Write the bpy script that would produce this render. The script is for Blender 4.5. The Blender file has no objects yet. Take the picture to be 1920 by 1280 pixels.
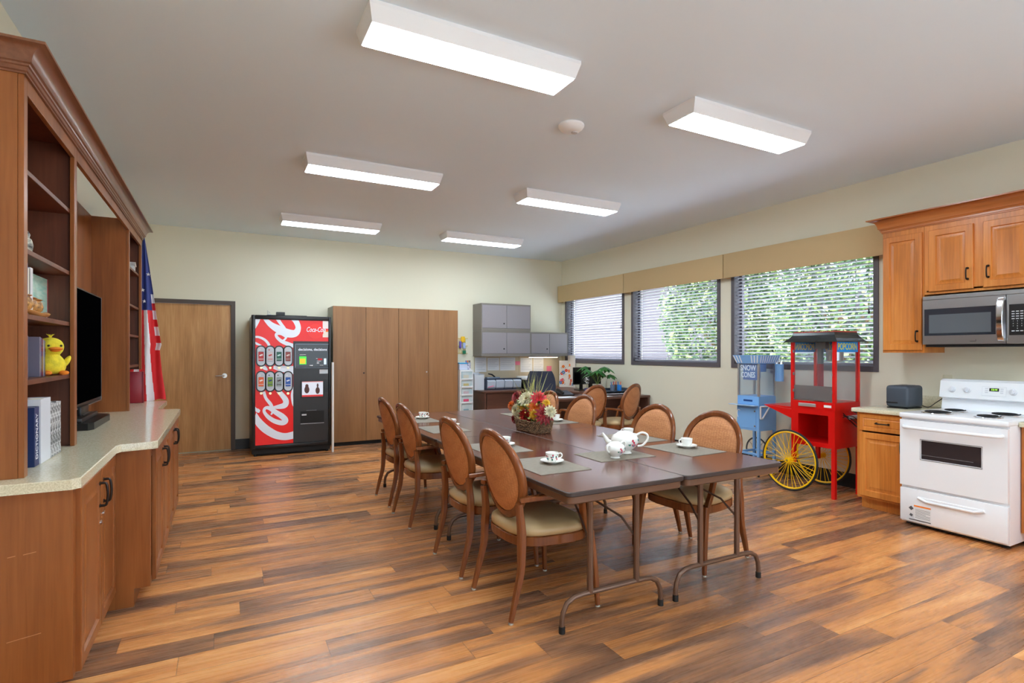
import bpy, bmesh, math, random
from math import sin, cos, pi, radians
from mathutils import Vector, Matrix, Euler
S = bpy.context.scene
COL = S.collection
# ---------------------------------------------------------------- camera
F_PX, YAW, EYE, HOR = 1028.0, radians(27.93), 1.42, 660.0
cam = bpy.data.cameras.new('camera'); cam.lens = 36.0 * F_PX / 1920; cam.sensor_width = 36
cam.shift_y = (HOR - 640) / 1920; cam.clip_start = 0.02
co = bpy.data.objects.new('camera', cam); COL.objects.link(co)
co.location = (0, 0, EYE); co.rotation_euler = (pi / 2, 0, -YAW)
S.camera = co
# ---------------------------------------------------------------- world, sun, exposure
S.view_settings.view_transform = 'Standard'; S.view_settings.look = 'None'
S.view_settings.exposure = 0.56; S.view_settings.gamma = 1.0
S.view_settings.use_curve_mapping = False
W = bpy.data.worlds.new('sky'); S.world = W; W.use_nodes = True
wn = W.node_tree.nodes; wn['Background'].inputs[0].default_value = (0.74, 0.88, 1.0, 1)
wn['Background'].inputs[1].default_value = 2.9
sl = bpy.data.lights.new('sun', 'SUN'); sl.energy = 36.0; sl.angle = radians(2); sl.color = (.84, .93, 1)
so = bpy.data.objects.new('sun', sl); COL.objects.link(so)
so.rotation_euler = Vector((-0.42, -0.12, -0.9)).to_track_quat('-Z', 'Y').to_euler()
LAMP_STRENGTH = 24.0
try:
    S.cycles.max_bounces = 12; S.cycles.diffuse_bounces = 9; S.cycles.glossy_bounces = 4
    S.cycles.transparent_max_bounces = 24; S.cycles.use_denoising = True
    S.cycles.caustics_reflective = False; S.cycles.caustics_refractive = False
    S.cycles.sample_clamp_indirect = 12.0
except Exception:
    pass

# ---------------------------------------------------------------- measuring
def ray(u, v):
    t = (u - 960) / F_PX; s = (HOR - v) / F_PX
    return sin(YAW) + t * cos(YAW), cos(YAW) - t * sin(YAW), s
def onX(u, v, X):
    a, b, c = ray(u, v); k = X / a; return Vector((X, b * k, EYE + c * k))
def onY(u, v, Y):
    a, b, c = ray(u, v); k = Y / b; return Vector((a * k, Y, EYE + c * k))
def onZ(u, v, Z):
    a, b, c = ray(u, v); k = (Z - EYE) / c; return Vector((a * k, b * k, Z))

# ---------------------------------------------------------------- materials
def lin(c):
    return tuple(((x / 255) / 12.92 if x / 255 <= .04045 else ((x / 255 + .055) / 1.055) ** 2.4) for x in c) + (1,)
MC = {}
def mat(name, col, rough=.5, metal=0, spec=.5, noise=0, nscale=8, bump=0, bscale=60, coat=0, emit=0, stretch=None, c2=None, aniso=None, emitcol=None):
    if name in MC: return MC[name]
    m = bpy.data.materials.new(name); m.use_nodes = True; nt = m.node_tree; n = nt.nodes; L = nt.links
    b = n['Principled BSDF']; b.inputs['Base Color'].default_value = lin(col); b.inputs['Roughness'].default_value = rough
    b.inputs['Metallic'].default_value = metal; b.inputs['Specular IOR Level'].default_value = spec
    if coat: b.inputs['Coat Weight'].default_value = coat; b.inputs['Coat Roughness'].default_value = .1
    if emit: b.inputs['Emission Color'].default_value = lin(emitcol or col); b.inputs['Emission Strength'].default_value = emit
    tc = n.new('ShaderNodeTexCoord'); mp = n.new('ShaderNodeMapping'); L.new(tc.outputs['Object'], mp.inputs[0])
    if stretch: mp.inputs['Scale'].default_value = stretch
    if c2 is not None or noise:
        nz = n.new('ShaderNodeTexNoise'); nz.inputs['Scale'].default_value = nscale; nz.inputs['Detail'].default_value = 5
        L.new(mp.outputs[0], nz.inputs[0]); rp = n.new('ShaderNodeValToRGB'); L.new(nz.outputs[0], rp.inputs[0])
        d = c2 if c2 is not None else tuple(x * (1 - noise) for x in col)
        rp.color_ramp.elements[0].color = lin(d); rp.color_ramp.elements[1].color = lin(col)
        rp.color_ramp.elements[0].position = .35; rp.color_ramp.elements[1].position = .65
        L.new(rp.outputs[0], b.inputs['Base Color'])
    if bump:
        nb = n.new('ShaderNodeTexNoise'); nb.inputs['Scale'].default_value = bscale; nb.inputs['Detail'].default_value = 3
        L.new(tc.outputs['Object'], nb.inputs[0]); bp = n.new('ShaderNodeBump'); bp.inputs['Strength'].default_value = bump
        bp.inputs['Distance'].default_value = .01; L.new(nb.outputs[0], bp.inputs['Height']); L.new(bp.outputs[0], b.inputs['Normal'])
    MC[name] = m; return m

def wood(name, c1, c2, c3, rough=.35, axis='Z', fine=1.0, coat=0):
    """grain runs along axis: broad figure + fine streaks"""
    if name in MC: return MC[name]
    m = bpy.data.materials.new(name); m.use_nodes = True; nt = m.node_tree; n = nt.nodes; L = nt.links
    b = n['Principled BSDF']; b.inputs['Roughness'].default_value = rough
    if coat: b.inputs['Coat Weight'].default_value = coat; b.inputs['Coat Roughness'].default_value = .12
    tc = n.new('ShaderNodeTexCoord')
    def nzz(sl, sc, det):
        mp = n.new('ShaderNodeMapping'); L.new(tc.outputs['Object'], mp.inputs[0])
        v = [sc, sc, sc]; v['XYZ'.index(axis)] = sl; mp.inputs['Scale'].default_value = v
        z = n.new('ShaderNodeTexNoise'); z.inputs['Scale'].default_value = 1; z.inputs['Detail'].default_value = det
        z.inputs['Distortion'].default_value = .4; L.new(mp.outputs[0], z.inputs[0]); return z
    a = nzz(.7 * fine, 5 * fine, 3); f = nzz(3 * fine, 70 * fine, 4)
    mx = n.new('ShaderNodeMath'); mx.operation = 'MULTIPLY_ADD'; mx.inputs[1].default_value = .35
    L.new(f.outputs[0], mx.inputs[0]); ma = n.new('ShaderNodeMath'); ma.operation = 'MULTIPLY'; ma.inputs[1].default_value = .65
    L.new(a.outputs[0], ma.inputs[0]); L.new(ma.outputs[0], mx.inputs[2])
    rp = n.new('ShaderNodeValToRGB'); L.new(mx.outputs[0], rp.inputs[0]); e = rp.color_ramp.elements
    e[0].position = .34; e[0].color = lin(c1); e[1].position = .66; e[1].color = lin(c3)
    k = e.new(.5); k.color = lin(c2); L.new(rp.outputs[0], b.inputs['Base Color'])
    MC[name] = m; return m

def clear(name, tint=(255, 255, 255), gloss=.06, col=None, alpha=0):
    """thin clear pane: see-through plus a weak mirror (and an optional milky share)"""
    if name in MC: return MC[name]
    m = bpy.data.materials.new(name); m.use_nodes = True; nt = m.node_tree; n = nt.nodes; L = nt.links
    n.remove(n['Principled BSDF']); out = n['Material Output']
    t = n.new('ShaderNodeBsdfTransparent'); t.inputs[0].default_value = lin(tint)
    g = n.new('ShaderNodeBsdfGlossy'); g.inputs['Roughness'].default_value = .03
    fr0 = n.new("ShaderNodeFresnel"); fr0.inputs[0].default_value = 1.35; ge = n.new("ShaderNodeNewGeometry"); fr = n.new("ShaderNodeMath"); fr.operation = "MULTIPLY"; iv = n.new("ShaderNodeMath"); iv.operation = "SUBTRACT"; iv.inputs[0].default_value = 1.0; L.new(ge.outputs["Backfacing"], iv.inputs[1]); L.new(fr0.outputs[0], fr.inputs[0]); L.new(iv.outputs[0], fr.inputs[1])
    mx = n.new('ShaderNodeMixShader'); L.new(fr.outputs[0], mx.inputs[0]); L.new(t.outputs[0], mx.inputs[1]); L.new(g.outputs[0], mx.inputs[2])
    last = mx
    if alpha:
        d = n.new('ShaderNodeBsdfDiffuse'); d.inputs[0].default_value = lin(col or (255, 255, 255))
        m2 = n.new('ShaderNodeMixShader'); m2.inputs[0].default_value = alpha
        L.new(mx.outputs[0], m2.inputs[1]); L.new(d.outputs[0], m2.inputs[2]); last = m2
    L.new(last.outputs[0], out.inputs[0]); MC[name] = m; return m

# ---------------------------------------------------------------- mesh builder
class G:
    def __init__(s): s.bm = bmesh.new(); s.mi = 0
    def m(s, i): s.mi = i; return s
    def face(s, vs):
        try: f = s.bm.faces.new(vs)
        except ValueError: return None
        f.material_index = s.mi; return f
    def poly(s, pts): return s.face([s.bm.verts.new(p) for p in pts])
    def box(s, x0, x1, y0, y1, z0, z1, bev=0, seg=2):
        if x0 > x1: x0, x1 = x1, x0
        if y0 > y1: y0, y1 = y1, y0
        if z0 > z1: z0, z1 = z1, z0
        v = [s.bm.verts.new((x, y, z)) for x in (x0, x1) for y in (y0, y1) for z in (z0, z1)]
        fs = [s.face([v[i] for i in q]) for q in ((0, 1, 3, 2), (4, 6, 7, 5), (0, 4, 5, 1), (2, 3, 7, 6), (0, 2, 6, 4), (1, 5, 7, 3))]
        if bev:
            es = list({e for f in fs for e in f.edges})
            r = bmesh.ops.bevel(s.bm, geom=es, offset=bev, segments=seg, profile=.5, affect='EDGES')
            for f in r['faces']: f.material_index = s.mi
        return s
    def obox(s, c, U, V, N, hu, hv, hn, bev=0):
        """box from centre, 3 unit axes and half sizes"""
        c, U, V, N = Vector(c), Vector(U), Vector(V), Vector(N)
        v = [s.bm.verts.new(c + U * (a * hu) + V * (b * hv) + N * (d * hn)) for a in (-1, 1) for b in (-1, 1) for d in (-1, 1)]
        fs = [s.face([v[i] for i in q]) for q in ((0, 1, 3, 2), (4, 6, 7, 5), (0, 4, 5, 1), (2, 3, 7, 6), (0, 2, 6, 4), (1, 5, 7, 3))]
        if bev:
            es = list({e for f in fs for e in f.edges})
            r = bmesh.ops.bevel(s.bm, geom=es, offset=bev, segments=2, profile=.5, affect='EDGES')
            for f in r['faces']: f.material_index = s.mi
        return s
    def prism(s, pts, vec):
        vec = Vector(vec); pts = [Vector(p) for p in pts]
        a = [s.bm.verts.new(p) for p in pts]; b = [s.bm.verts.new(p + vec) for p in pts]; n = len(a)
        s.face(a[::-1]); s.face(b)
        for i in range(n): s.face([a[i], a[(i + 1) % n], b[(i + 1) % n], b[i]])
        return s
    def rings(s, rs, cap=True, closed=False):
        vs = [[s.bm.verts.new(p) for p in r] for r in rs]; n = len(vs[0])
        m = len(vs)
        for i in range(m if closed else m - 1):
            A, B = vs[i], vs[(i + 1) % m]
            for j in range(n): s.face([A[j], A[(j + 1) % n], B[(j + 1) % n], B[j]])
        if cap and not closed: s.face(vs[0][::-1]); s.face(vs[-1])
        return s
    def tube(s, pts, r, n=10, closed=False, cap=True, sq=None, up=(0, 0, 1)):
        pts = [Vector(p) for p in pts]; k = len(pts)
        rr = r if isinstance(r, (list, tuple)) else [r] * k
        rs = []; prev = None
        for i in range(k):
            if closed: t = pts[(i + 1) % k] - pts[i - 1]
            else: t = pts[min(i + 1, k - 1)] - pts[max(i - 1, 0)]
            t.normalize()
            if prev is None:
                u = Vector(up)
                if abs(u.dot(t)) > .95: u = Vector((1, 0, 0)) if abs(t.x) < .9 else Vector((0, 1, 0))
            else: u = prev
            a = (u - t * u.dot(t)).normalized(); b = t.cross(a); prev = a
            if sq:
                w, h = (sq if not callable(sq) else sq(i / (k - 1)))
                w *= rr[i]; h *= rr[i]; c = min(w, h) * .35
                q = [(w, h - c), (w - c, h), (-w + c, h), (-w, h - c), (-w, -h + c), (-w + c, -h), (w - c, -h), (w, -h + c)]
                rs.append([pts[i] + b * x + a * y for x, y in q])
            else: rs.append([pts[i] + (a * cos(2 * pi * j / n) + b * sin(2 * pi * j / n)) * rr[i] for j in range(n)])
        return s.rings(rs, cap, closed)
    def cyl(s, p0, p1, r, n=16, r1=None): return s.tube([p0, p1], [r, r if r1 is None else r1], n)
    def lathe(s, prof, c=(0, 0, 0), n=24, cap=True, sx=1, sy=1):
        c = Vector(c)
        return s.rings([[c + Vector((r * cos(2 * pi * j / n) * sx, r * sin(2 * pi * j / n) * sy, z)) for j in range(n)] for r, z in prof], cap)
    def ball(s, c, r, n=12, m=8, M=None):
        c = Vector(c); r = (r, r, r) if not isinstance(r, (tuple, list)) else r; rs = []
        for i in range(m + 1):
            a = -pi / 2 + pi * (i + .0) / m; a = max(-pi / 2 + .05, min(pi / 2 - .05, a)); ring = []
            for j in range(n):
                p = Vector((r[0] * cos(a) * cos(2 * pi * j / n), r[1] * cos(a) * sin(2 * pi * j / n), r[2] * sin(a)))
                ring.append(c + (M @ p if M else p))
            rs.append(ring)
        return s.rings(rs)
    def nest(s, o, U, V, N, w, h, steps):
        """raised/recessed rectangle: steps of (inset, depth) from the slab edge to the middle"""
        o, U, V, N = map(Vector, (o, U, V, N)); rs = []
        for ins, d in steps:
            rs.append([s.bm.verts.new(o + U * a + V * b + N * d) for a, b in ((ins, ins), (w - ins, ins), (w - ins, h - ins), (ins, h - ins))])
        for A, B in zip(rs, rs[1:]):
            for j in range(4): s.face([A[j], A[(j + 1) % 4], B[(j + 1) % 4], B[j]])
        s.face(rs[0][::-1]); s.face(rs[-1]); return s
    def text(s, txt, o, U, V, size, depth=.002, align='CENTER', font_off=0, sx=1.0, shear=0):
        cu = bpy.data.curves.new('t', 'FONT'); cu.body = txt; cu.size = size; cu.align_x = align; cu.align_y = 'CENTER'
        cu.extrude = depth; cu.offset = font_off; cu.shear = shear; cu.resolution_u = 3
        ob = bpy.data.objects.new('t', cu); COL.objects.link(ob); dg = bpy.context.evaluated_depsgraph_get()
        me = bpy.data.meshes.new_from_object(ob.evaluated_get(dg)); bpy.data.objects.remove(ob)
        U, V, o = Vector(U).normalized(), Vector(V).normalized(), Vector(o); N = U.cross(V)
        vs = [s.bm.verts.new(o + U * (v.co.x * sx) + V * v.co.y + N * v.co.z) for v in me.vertices]
        for p in me.polygons: s.face([vs[i] for i in p.vertices])
        bpy.data.meshes.remove(me); bpy.data.curves.remove(cu); return s
    def xf(s, M):
        bmesh.ops.transform(s.bm, matrix=M, verts=s.bm.verts); return s
    def fin(s, name, mats, parent=None, smooth=35, sub=0, **kw):
        off = Vector((0, 0, 0)); p = parent
        while p is not None: off += p.location; p = p.parent
        if off.length: bmesh.ops.translate(s.bm, vec=-off, verts=s.bm.verts)
        bmesh.ops.recalc_face_normals(s.bm, faces=s.bm.faces)
        me = bpy.data.meshes.new(name); s.bm.to_mesh(me); s.bm.free()
        for m in (mats if isinstance(mats, (list, tuple)) else [mats]): me.materials.append(m)
        if smooth:
            me.polygons.foreach_set('use_smooth', [True] * len(me.polygons)); me.set_sharp_from_angle(angle=radians(smooth))
        o = bpy.data.objects.new(name, me); COL.objects.link(o); o.parent = parent
        if sub:
            md = o.modifiers.new('sub', 'SUBSURF'); md.levels = sub; md.render_levels = sub
        for k, v in kw.items(): o[k] = v
        if parent is None and 'kind' not in kw and 'label' in kw: recentre(o)
        return o
def recentre(o):
    me = o.data; vs = [v.co for v in me.vertices]
    if not vs: return
    c = Vector(((min(v.x for v in vs) + max(v.x for v in vs)) / 2, (min(v.y for v in vs) + max(v.y for v in vs)) / 2, min(v.z for v in vs)))
    me.transform(Matrix.Translation(-c)); o.location = c
def thing(name, loc, label, category, group=None):
    o = bpy.data.objects.new(name, None); COL.objects.link(o); o.location = loc; o.empty_display_size = .1
    o['label'] = label; o['category'] = category
    if group: o['group'] = group
    return o
def dup(root, loc=None, rotz=None, label=None, mats=None):
    def cp(o, par):
        c = o.copy(); COL.objects.link(c); c.parent = par
        for ch in [x for x in o.children]: cp(ch, c)
        return c
    r = cp(root, None)
    if loc is not None: r.location = loc
    if rotz is not None: r.rotation_euler = (0, 0, rotz)
    if label: r['label'] = label
    return r
def smoothpath(pts, k=6, closed=False):
    pts = [tuple(p) for p in pts]; n = len(pts); out = []; d = len(pts[0])
    rng = range(n) if closed else range(n - 1)
    for i in rng:
        g = lambda j: pts[j % n] if closed else pts[max(0, min(n - 1, j))]
        p0, p1, p2, p3 = g(i - 1), g(i), g(i + 1), g(i + 2)
        for q in range(k):
            t = q / k
            out.append(tuple(.5 * ((2 * p1[a]) + (-p0[a] + p2[a]) * t + (2 * p0[a] - 5 * p1[a] + 4 * p2[a] - p3[a]) * t * t + (-p0[a] + 3 * p1[a] - 3 * p2[a] + p3[a]) * t ** 3) for a in range(d)))
    if not closed: out.append(pts[-1])
    return out
X3, Y3, Z3 = Vector((1, 0, 0)), Vector((0, 1, 0)), Vector((0, 0, 1))
# palette
M_wall = mat('wall_paint', (230, 226, 206), .85, bump=.05, bscale=120)
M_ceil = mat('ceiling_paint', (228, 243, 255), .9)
M_white = mat('white_enamel', (238, 240, 244), .22)
M_whitep = mat('white_plastic', (235, 235, 235), .4)
M_black = mat('black_plastic', (18, 18, 20), .35)
M_blackm = mat('black_matte', (22, 22, 24), .7)
M_steel = mat('stainless_steel', (190, 192, 196), .28, 1.0)
M_steel2 = mat('chrome', (225, 225, 228), .12, 1.0)
M_bronze = mat('bronze_handle', (50, 44, 42), .35, .8)
M_cherry = wood('cherry_wood', (120, 66, 30), (144, 84, 40), (162, 98, 50), .33)
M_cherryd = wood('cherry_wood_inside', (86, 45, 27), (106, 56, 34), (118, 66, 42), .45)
M_honey = wood('honey_wood', (176, 104, 44), (206, 126, 54), (224, 148, 72), .3)
M_mahog = wood('mahogany_laminate', (84, 48, 38), (98, 58, 46), (108, 66, 54), .17, axis='Y')
M_chairw = wood('chair_walnut', (104, 56, 29), (127, 71, 37), (146, 87, 48), .22)
M_quartz = mat('quartz_counter', (232, 227, 204), .10, nscale=160, c2=(204, 197, 166))
M_red = mat('red_enamel', (214, 20, 18), .25)
# ================================================================ ROOM
XL, XR, YB, YN, ZC = -0.98, 5.84, 8.96, -1.7, 3.175
def st(g, name, mats, **k): return g.fin(name, mats, kind='structure', smooth=0, **k)
def floor_mat():
    m = bpy.data.materials.new('wood_plank_floor'); m.use_nodes = True; nt = m.node_tree; n = nt.nodes; L = nt.links
    b = n['Principled BSDF']; tc = n.new('ShaderNodeTexCoord'); sp = n.new('ShaderNodeSeparateXYZ'); L.new(tc.outputs['Object'], sp.inputs[0])
    def M(op, a, bb=None, c=None):
        x = n.new('ShaderNodeMath'); x.operation = op
        for i, q in enumerate((a, bb, c)):
            if q is None: continue
            if isinstance(q, (int, float)): x.inputs[i].default_value = q
            else: L.new(q, x.inputs[i])
        return x.outputs[0]
    def wn_(*a):
        cb = n.new('ShaderNodeCombineXYZ')
        for i, q in enumerate(a):
            if isinstance(q, (int, float)): cb.inputs[i].default_value = q
            else: L.new(q, cb.inputs[i])
        w = n.new('ShaderNodeTexWhiteNoise'); w.noise_dimensions = '3D'; L.new(cb.outputs[0], w.inputs[0]); return w.outputs[0]
    yr = M('DIVIDE', M('ADD', sp.outputs[1], 10.05), .165); row = M('FLOOR', yr); fy = M('FRACT', yr)
    xr = M('ADD', M('DIVIDE', sp.outputs[0], 1.22), M('MULTIPLY', wn_(row, 3.3, 1.1), 7.0)); colm = M('FLOOR', xr); fx = M('FRACT', xr)
    rnd = wn_(row, colm, 5.5); rnd2 = wn_(row, colm, 9.1)
    cb = n.new('ShaderNodeCombineXYZ'); L.new(M('MULTIPLY_ADD', rnd, 37.0, M('MULTIPLY', sp.outputs[0], .75)), cb.inputs[0])
    L.new(M('MULTIPLY', sp.outputs[1], 7.5), cb.inputs[1]); L.new(M('MULTIPLY', rnd2, 50.0), cb.inputs[2])
    z1 = n.new('ShaderNodeTexNoise'); z1.inputs['Scale'].default_value = 1; z1.inputs['Detail'].default_value = 3; z1.inputs['Distortion'].default_value = .8
    L.new(cb.outputs[0], z1.inputs[0])
    cb2 = n.new('ShaderNodeCombineXYZ'); L.new(M('MULTIPLY_ADD', rnd, 37.0, M('MULTIPLY', sp.outputs[0], 4.0)), cb2.inputs[0])
    L.new(M('MULTIPLY', sp.outputs[1], 90.0), cb2.inputs[1]); L.new(rnd2, cb2.inputs[2])
    z2 = n.new('ShaderNodeTexNoise'); z2.inputs['Scale'].default_value = 1; z2.inputs['Detail'].default_value = 4; L.new(cb2.outputs[0], z2.inputs[0])
    v = M('ADD', M('MULTIPLY', z1.outputs[0], .86), M('MULTIPLY', z2.outputs[0], .14))
    v = M('ADD', v, M('MULTIPLY', M('SUBTRACT', rnd, .5), .20))
    rp = n.new('ShaderNodeValToRGB'); L.new(v, rp.inputs[0]); e = rp.color_ramp.elements
    e[0].position = .30; e[0].color = lin((112, 82, 64)); e[1].position = .70; e[1].color = lin((226, 162, 100))
    for p, c in ((.40, (138, 98, 72)), (.47, (164, 114, 78)), (.53, (196, 132, 80)), (.62, (212, 144, 84))):
        k = e.new(p); k.color = lin(c)
    ey = M('MINIMUM', fy, M('SUBTRACT', 1.0, fy)); ex = M('MINIMUM', fx, M('SUBTRACT', 1.0, fx))
    seam = M('MINIMUM', M('DIVIDE', ey, .016), M('DIVIDE', ex, .0024)); seam = M('MINIMUM', seam, 1.0)
    mx = n.new('ShaderNodeMix'); mx.data_type = 'RGBA'; mx.inputs[6].default_value = lin((62, 36, 24)); L.new(rp.outputs[0], mx.inputs[7])
    L.new(M('MULTIPLY_ADD', seam, .75, .25), mx.inputs[0]); L.new(mx.outputs[2], b.inputs['Base Color'])
    L.new(M('MULTIPLY_ADD', z2.outputs[0], .22, .17), b.inputs['Roughness'])
    bp = n.new('ShaderNodeBump'); bp.inputs['Strength'].default_value = .10; bp.inputs['Distance'].default_value = .003
    L.new(M('ADD', M('MULTIPLY', z2.outputs[0], .5), seam), bp.inputs['Height']); L.new(bp.outputs[0], b.inputs['Normal'])
    return m
st(G().box(XL - .2, XR + .2, YN - .2, YB + .2, -.1, 0), 'floor', floor_mat())
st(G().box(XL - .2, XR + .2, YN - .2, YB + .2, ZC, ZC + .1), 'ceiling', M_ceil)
st(G().box(XL - .2, XL, YN - .2, YB + .2, 0, ZC), 'wall_left', M_wall)
g = G(); g.box(XL, XR, YN - .2, YN, 0, .45); g.box(XL, XR, YN - .2, YN, 2.6, ZC); g.box(XL, XL + .9, YN - .2, YN, .45, 2.6); g.box(XR - .9, XR, YN - .2, YN, .45, 2.6)
st(g, 'wall_near', M_wall)
g = G()
for k in range(6): a = XL + .9 + (XR - XL - 1.8) * k / 5; g.box(a - .03, a + .03, YN - .12, YN - .06, .45, 2.6)
g.box(XL + .9, XR - .9, YN - .12, YN - .06, .45, .50); g.box(XL + .9, XR - .9, YN - .12, YN - .06, 2.55, 2.6)
fill_win = g.fin('window_4', mat('window_frame_grey', (92, 88, 94), .45), kind='structure', smooth=0)  # unseen window, added behind the camera to let in fill daylight
G().box(XL + .9, XR - .9, YN - .095, YN - .09, .50, 2.55).fin('glass_pane', clear('window_glass'), fill_win, smooth=0)
# door opening in the back wall
DX0, DX1, DZ = -0.93, 0.13, 2.11
g = G(); g.box(XL, DX0, YB, YB + .2, 0, ZC); g.box(DX1, XR + .2, YB, YB + .2, 0, ZC); g.box(DX0, DX1, YB, YB + .2, DZ, ZC)
st(g, 'wall_back', M_wall)
# right wall with three window openings
WZ0, WZ1 = 1.26, 2.50
WINS = [(7.10, 8.80), (5.14, 6.88), (3.16, 4.92)]
g = G(); g.box(XR, XR + .2, YN - .2, YB + .0, 0, WZ0); g.box(XR, XR + .2, YN - .2, YB, WZ1, ZC)
for a, b_ in ((YN - .2, 3.16), (4.92, 5.14), (6.88, 7.10), (8.80, YB)): g.box(XR, XR + .2, a, b_, WZ0, WZ1)
st(g, 'wall_right', M_wall)
M_base = mat('black_baseboard', (26, 26, 28), .35)
st(G().box(XR - .012, XR, 2.98, YB, 0, .15), 'baseboard_right', M_base)
st(G().box(DX1 + .05, 3.9, YB - .012, YB, 0, .15), 'baseboard_back', M_base)
st(G().box(XL, XL + .012, 6.76, YB, 0, .15), 'baseboard_left', M_base)
# door
M_frame = mat('dark_metal_frame', (84, 72, 66), .45)
M_oak = wood('oak_door_veneer', (166, 118, 66), (192, 140, 86), (210, 162, 108), .4, fine=1.3)
nt = M_oak.node_tree; nn = nt.nodes
g = G(); f = .05
g.box(DX1 - .005, DX1 + f, YB - .03, YB + .14, 0, DZ + f); g.box(DX0 - f + .004, DX0 + .005, YB - .03, YB + .14, 0, DZ + f)
g.box(DX0 + .005, DX1 - .005, YB - .03, YB + .14, DZ - .005, DZ + f)
g.box(DX1 - .02, DX1 - .005, YB + .05, YB + .14, 0, DZ - .005); g.box(DX0 + .005, DX0 + .02, YB + .05, YB + .14, 0, DZ - .005)
fr = st(g, 'trim_1', M_frame)
dr = st(G().box(DX0 + .008, DX1 - .008, YB + .0, YB + .045, .012, DZ - .008), 'door_1', M_oak)
st(G().box(DX0 + .005, DX1 - .005, YB - .02, YB + .14, 0, .010), 'trim_2', mat('threshold_metal', (176, 172, 150), .4, .4))
g = G(); hp = onY(421, 704, YB - .02)
g.cyl((hp.x, YB, hp.z), (hp.x, YB - .014, hp.z), .034, 20); g.cyl((hp.x, YB - .01, hp.z), (hp.x, YB - .06, hp.z), .013, 12)
g.tube([(hp.x, YB - .055, hp.z), (hp.x - .05, YB - .055, hp.z), (hp.x - .115, YB - .05, hp.z - .004)], [.012, .010, .008], 10)
g.fin('lever_handle', mat('satin_nickel', (206, 202, 196), .28, .9), dr)
# windows: frame, glass
M_wframe = mat('window_frame_grey', (92, 88, 94), .45)
M_glass = clear('window_glass')
for i, (a, b_) in enumerate(WINS):
    g = G(); w = .05; x0, x1 = XR - .014, XR + .17
    g.box(x0, XR + .012, a - .02, a + w - .02, WZ0 - .04, WZ1 + .04, .002); g.box(x0, XR + .012, b_ - w + .02, b_ + .02, WZ0 - .04, WZ1 + .04, .002)
    g.box(x0, XR + .012, a + w - .02, b_ - w + .02, WZ0 - .04, WZ0 + w - .035, .002); g.box(x0, XR + .012, a + w - .02, b_ - w + .02, WZ1 - w + .035, WZ1 + .04, .002)
    # deep metal lining of the opening
    g.box(XR + .012, x1, a, a + .012, WZ0, WZ1); g.box(XR + .012, x1, b_ - .012, b_, WZ0, WZ1)
    g.box(XR + .012, x1, a, b_, WZ0, WZ0 + .012); g.box(XR + .012, x1, a, b_, WZ1 - .012, WZ1)
    for q in ((a + .012, a + .05, WZ0 + .012, WZ1 - .012), (b_ - .05, b_ - .012, WZ0 + .012, WZ1 - .012), (a + .05, b_ - .05, WZ0 + .012, WZ0 + .05), (a + .05, b_ - .05, WZ1 - .05, WZ1 - .012)):
        g.box(XR + .11, XR + .15, q[0], q[1], q[2], q[3])
    wf = g.fin('window_%d' % (i + 1), M_wframe, kind='structure', smooth=0)
    G().box(XR + .128, XR + .132, a + .05, b_ - .05, WZ0 + .05, WZ1 - .05).fin('glass_pane', M_glass, wf, smooth=0)
# blinds
M_slat = mat('blind_slat', (150, 152, 164), .4)
BL = ['white slatted blind in the window nearest the room corner', 'white slatted blind in the middle window', 'white slatted blind in the window beside the wooden wall cabinets']
for i, (a, b_) in enumerate(WINS):
    y0, y1 = a + .018, b_ - .018
    t = thing('window_blind', (XR + .05, (a + b_) / 2, WZ0 + .03), BL[i], 'blind', 'blinds in the three windows')
    g = G(); z = WZ0 + .068; rr = random.Random(i); k = 0
    while z < WZ1 - .06:
        tl = radians((15, 11, 16)[i])
        dx, dz = .023 * cos(tl), .023 * sin(tl)
        g.obox((XR + .052, (y0 + y1) / 2, z), (cos(tl), 0, -sin(tl)), Y3, (sin(tl), 0, cos(tl)), .0235, (y1 - y0) / 2, .0014); z += .0435
    g.fin('slats', M_slat, t, smooth=0)
    G().box(XR + .026, XR + .078, y0, y1, WZ0 + .022, WZ0 + .046, .003).fin('bottom_rail', M_slat, t)
    G().box(XR + .02, XR + .08, y0, y1, WZ1 - .055, WZ1 - .014, .003).fin('head_rail', M_slat, t)
    g = G()
    for q in (.12, .5, .88): 
        yy = y0 + (y1 - y0) * q
        for xx in (XR + .027, XR + .077): g.cyl((xx, yy, WZ0 + .04), (xx, yy, WZ1 - .05), .0011, 4)
    g.fin('ladder_cords', mat('blind_cord', (120, 118, 120), .8), t, kind='stuff')
    g = G(); yy = y0 + .07; g.cyl((XR + .018, yy, 1.86), (XR + .018, yy, WZ1 - .05), .0016, 5); g.cyl((XR + .018, yy, 1.815), (XR + .018, yy, 1.865), .009, 8, .004)
    g.fin('pull_cord', M_blackm, t)
# valances
M_val = mat('tan_fabric', (204, 178, 134), .9, bump=.15, bscale=300)
VL = ['short tan fabric valance in the room corner', 'tan fabric valance over the middle window', 'long tan fabric valance ending at the wooden wall cabinets']
vy = [onX(1168.5, 520, XR - .12).y, onX(1355.5, 500, XR - .12).y]
for i, (a, b_) in enumerate(((vy[0] + .006, YB - .045), (vy[1] + .006, vy[0] - .006), (3.0, vy[1] - .006))):
    g = G(); g.box(XR - .12, XR - .1, a, b_, 2.372, 2.682, .004); g.box(XR - .1, XR, a, a + .015, 2.372, 2.682); g.box(XR - .1, XR, b_ - .015, b_, 2.372, 2.682)
    g.box(XR - .1, XR, a + .015, b_ - .015, 2.667, 2.682)
    g.fin('window_valance', M_val, label=VL[i], category='valance', group='tan valances above the windows')
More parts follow.
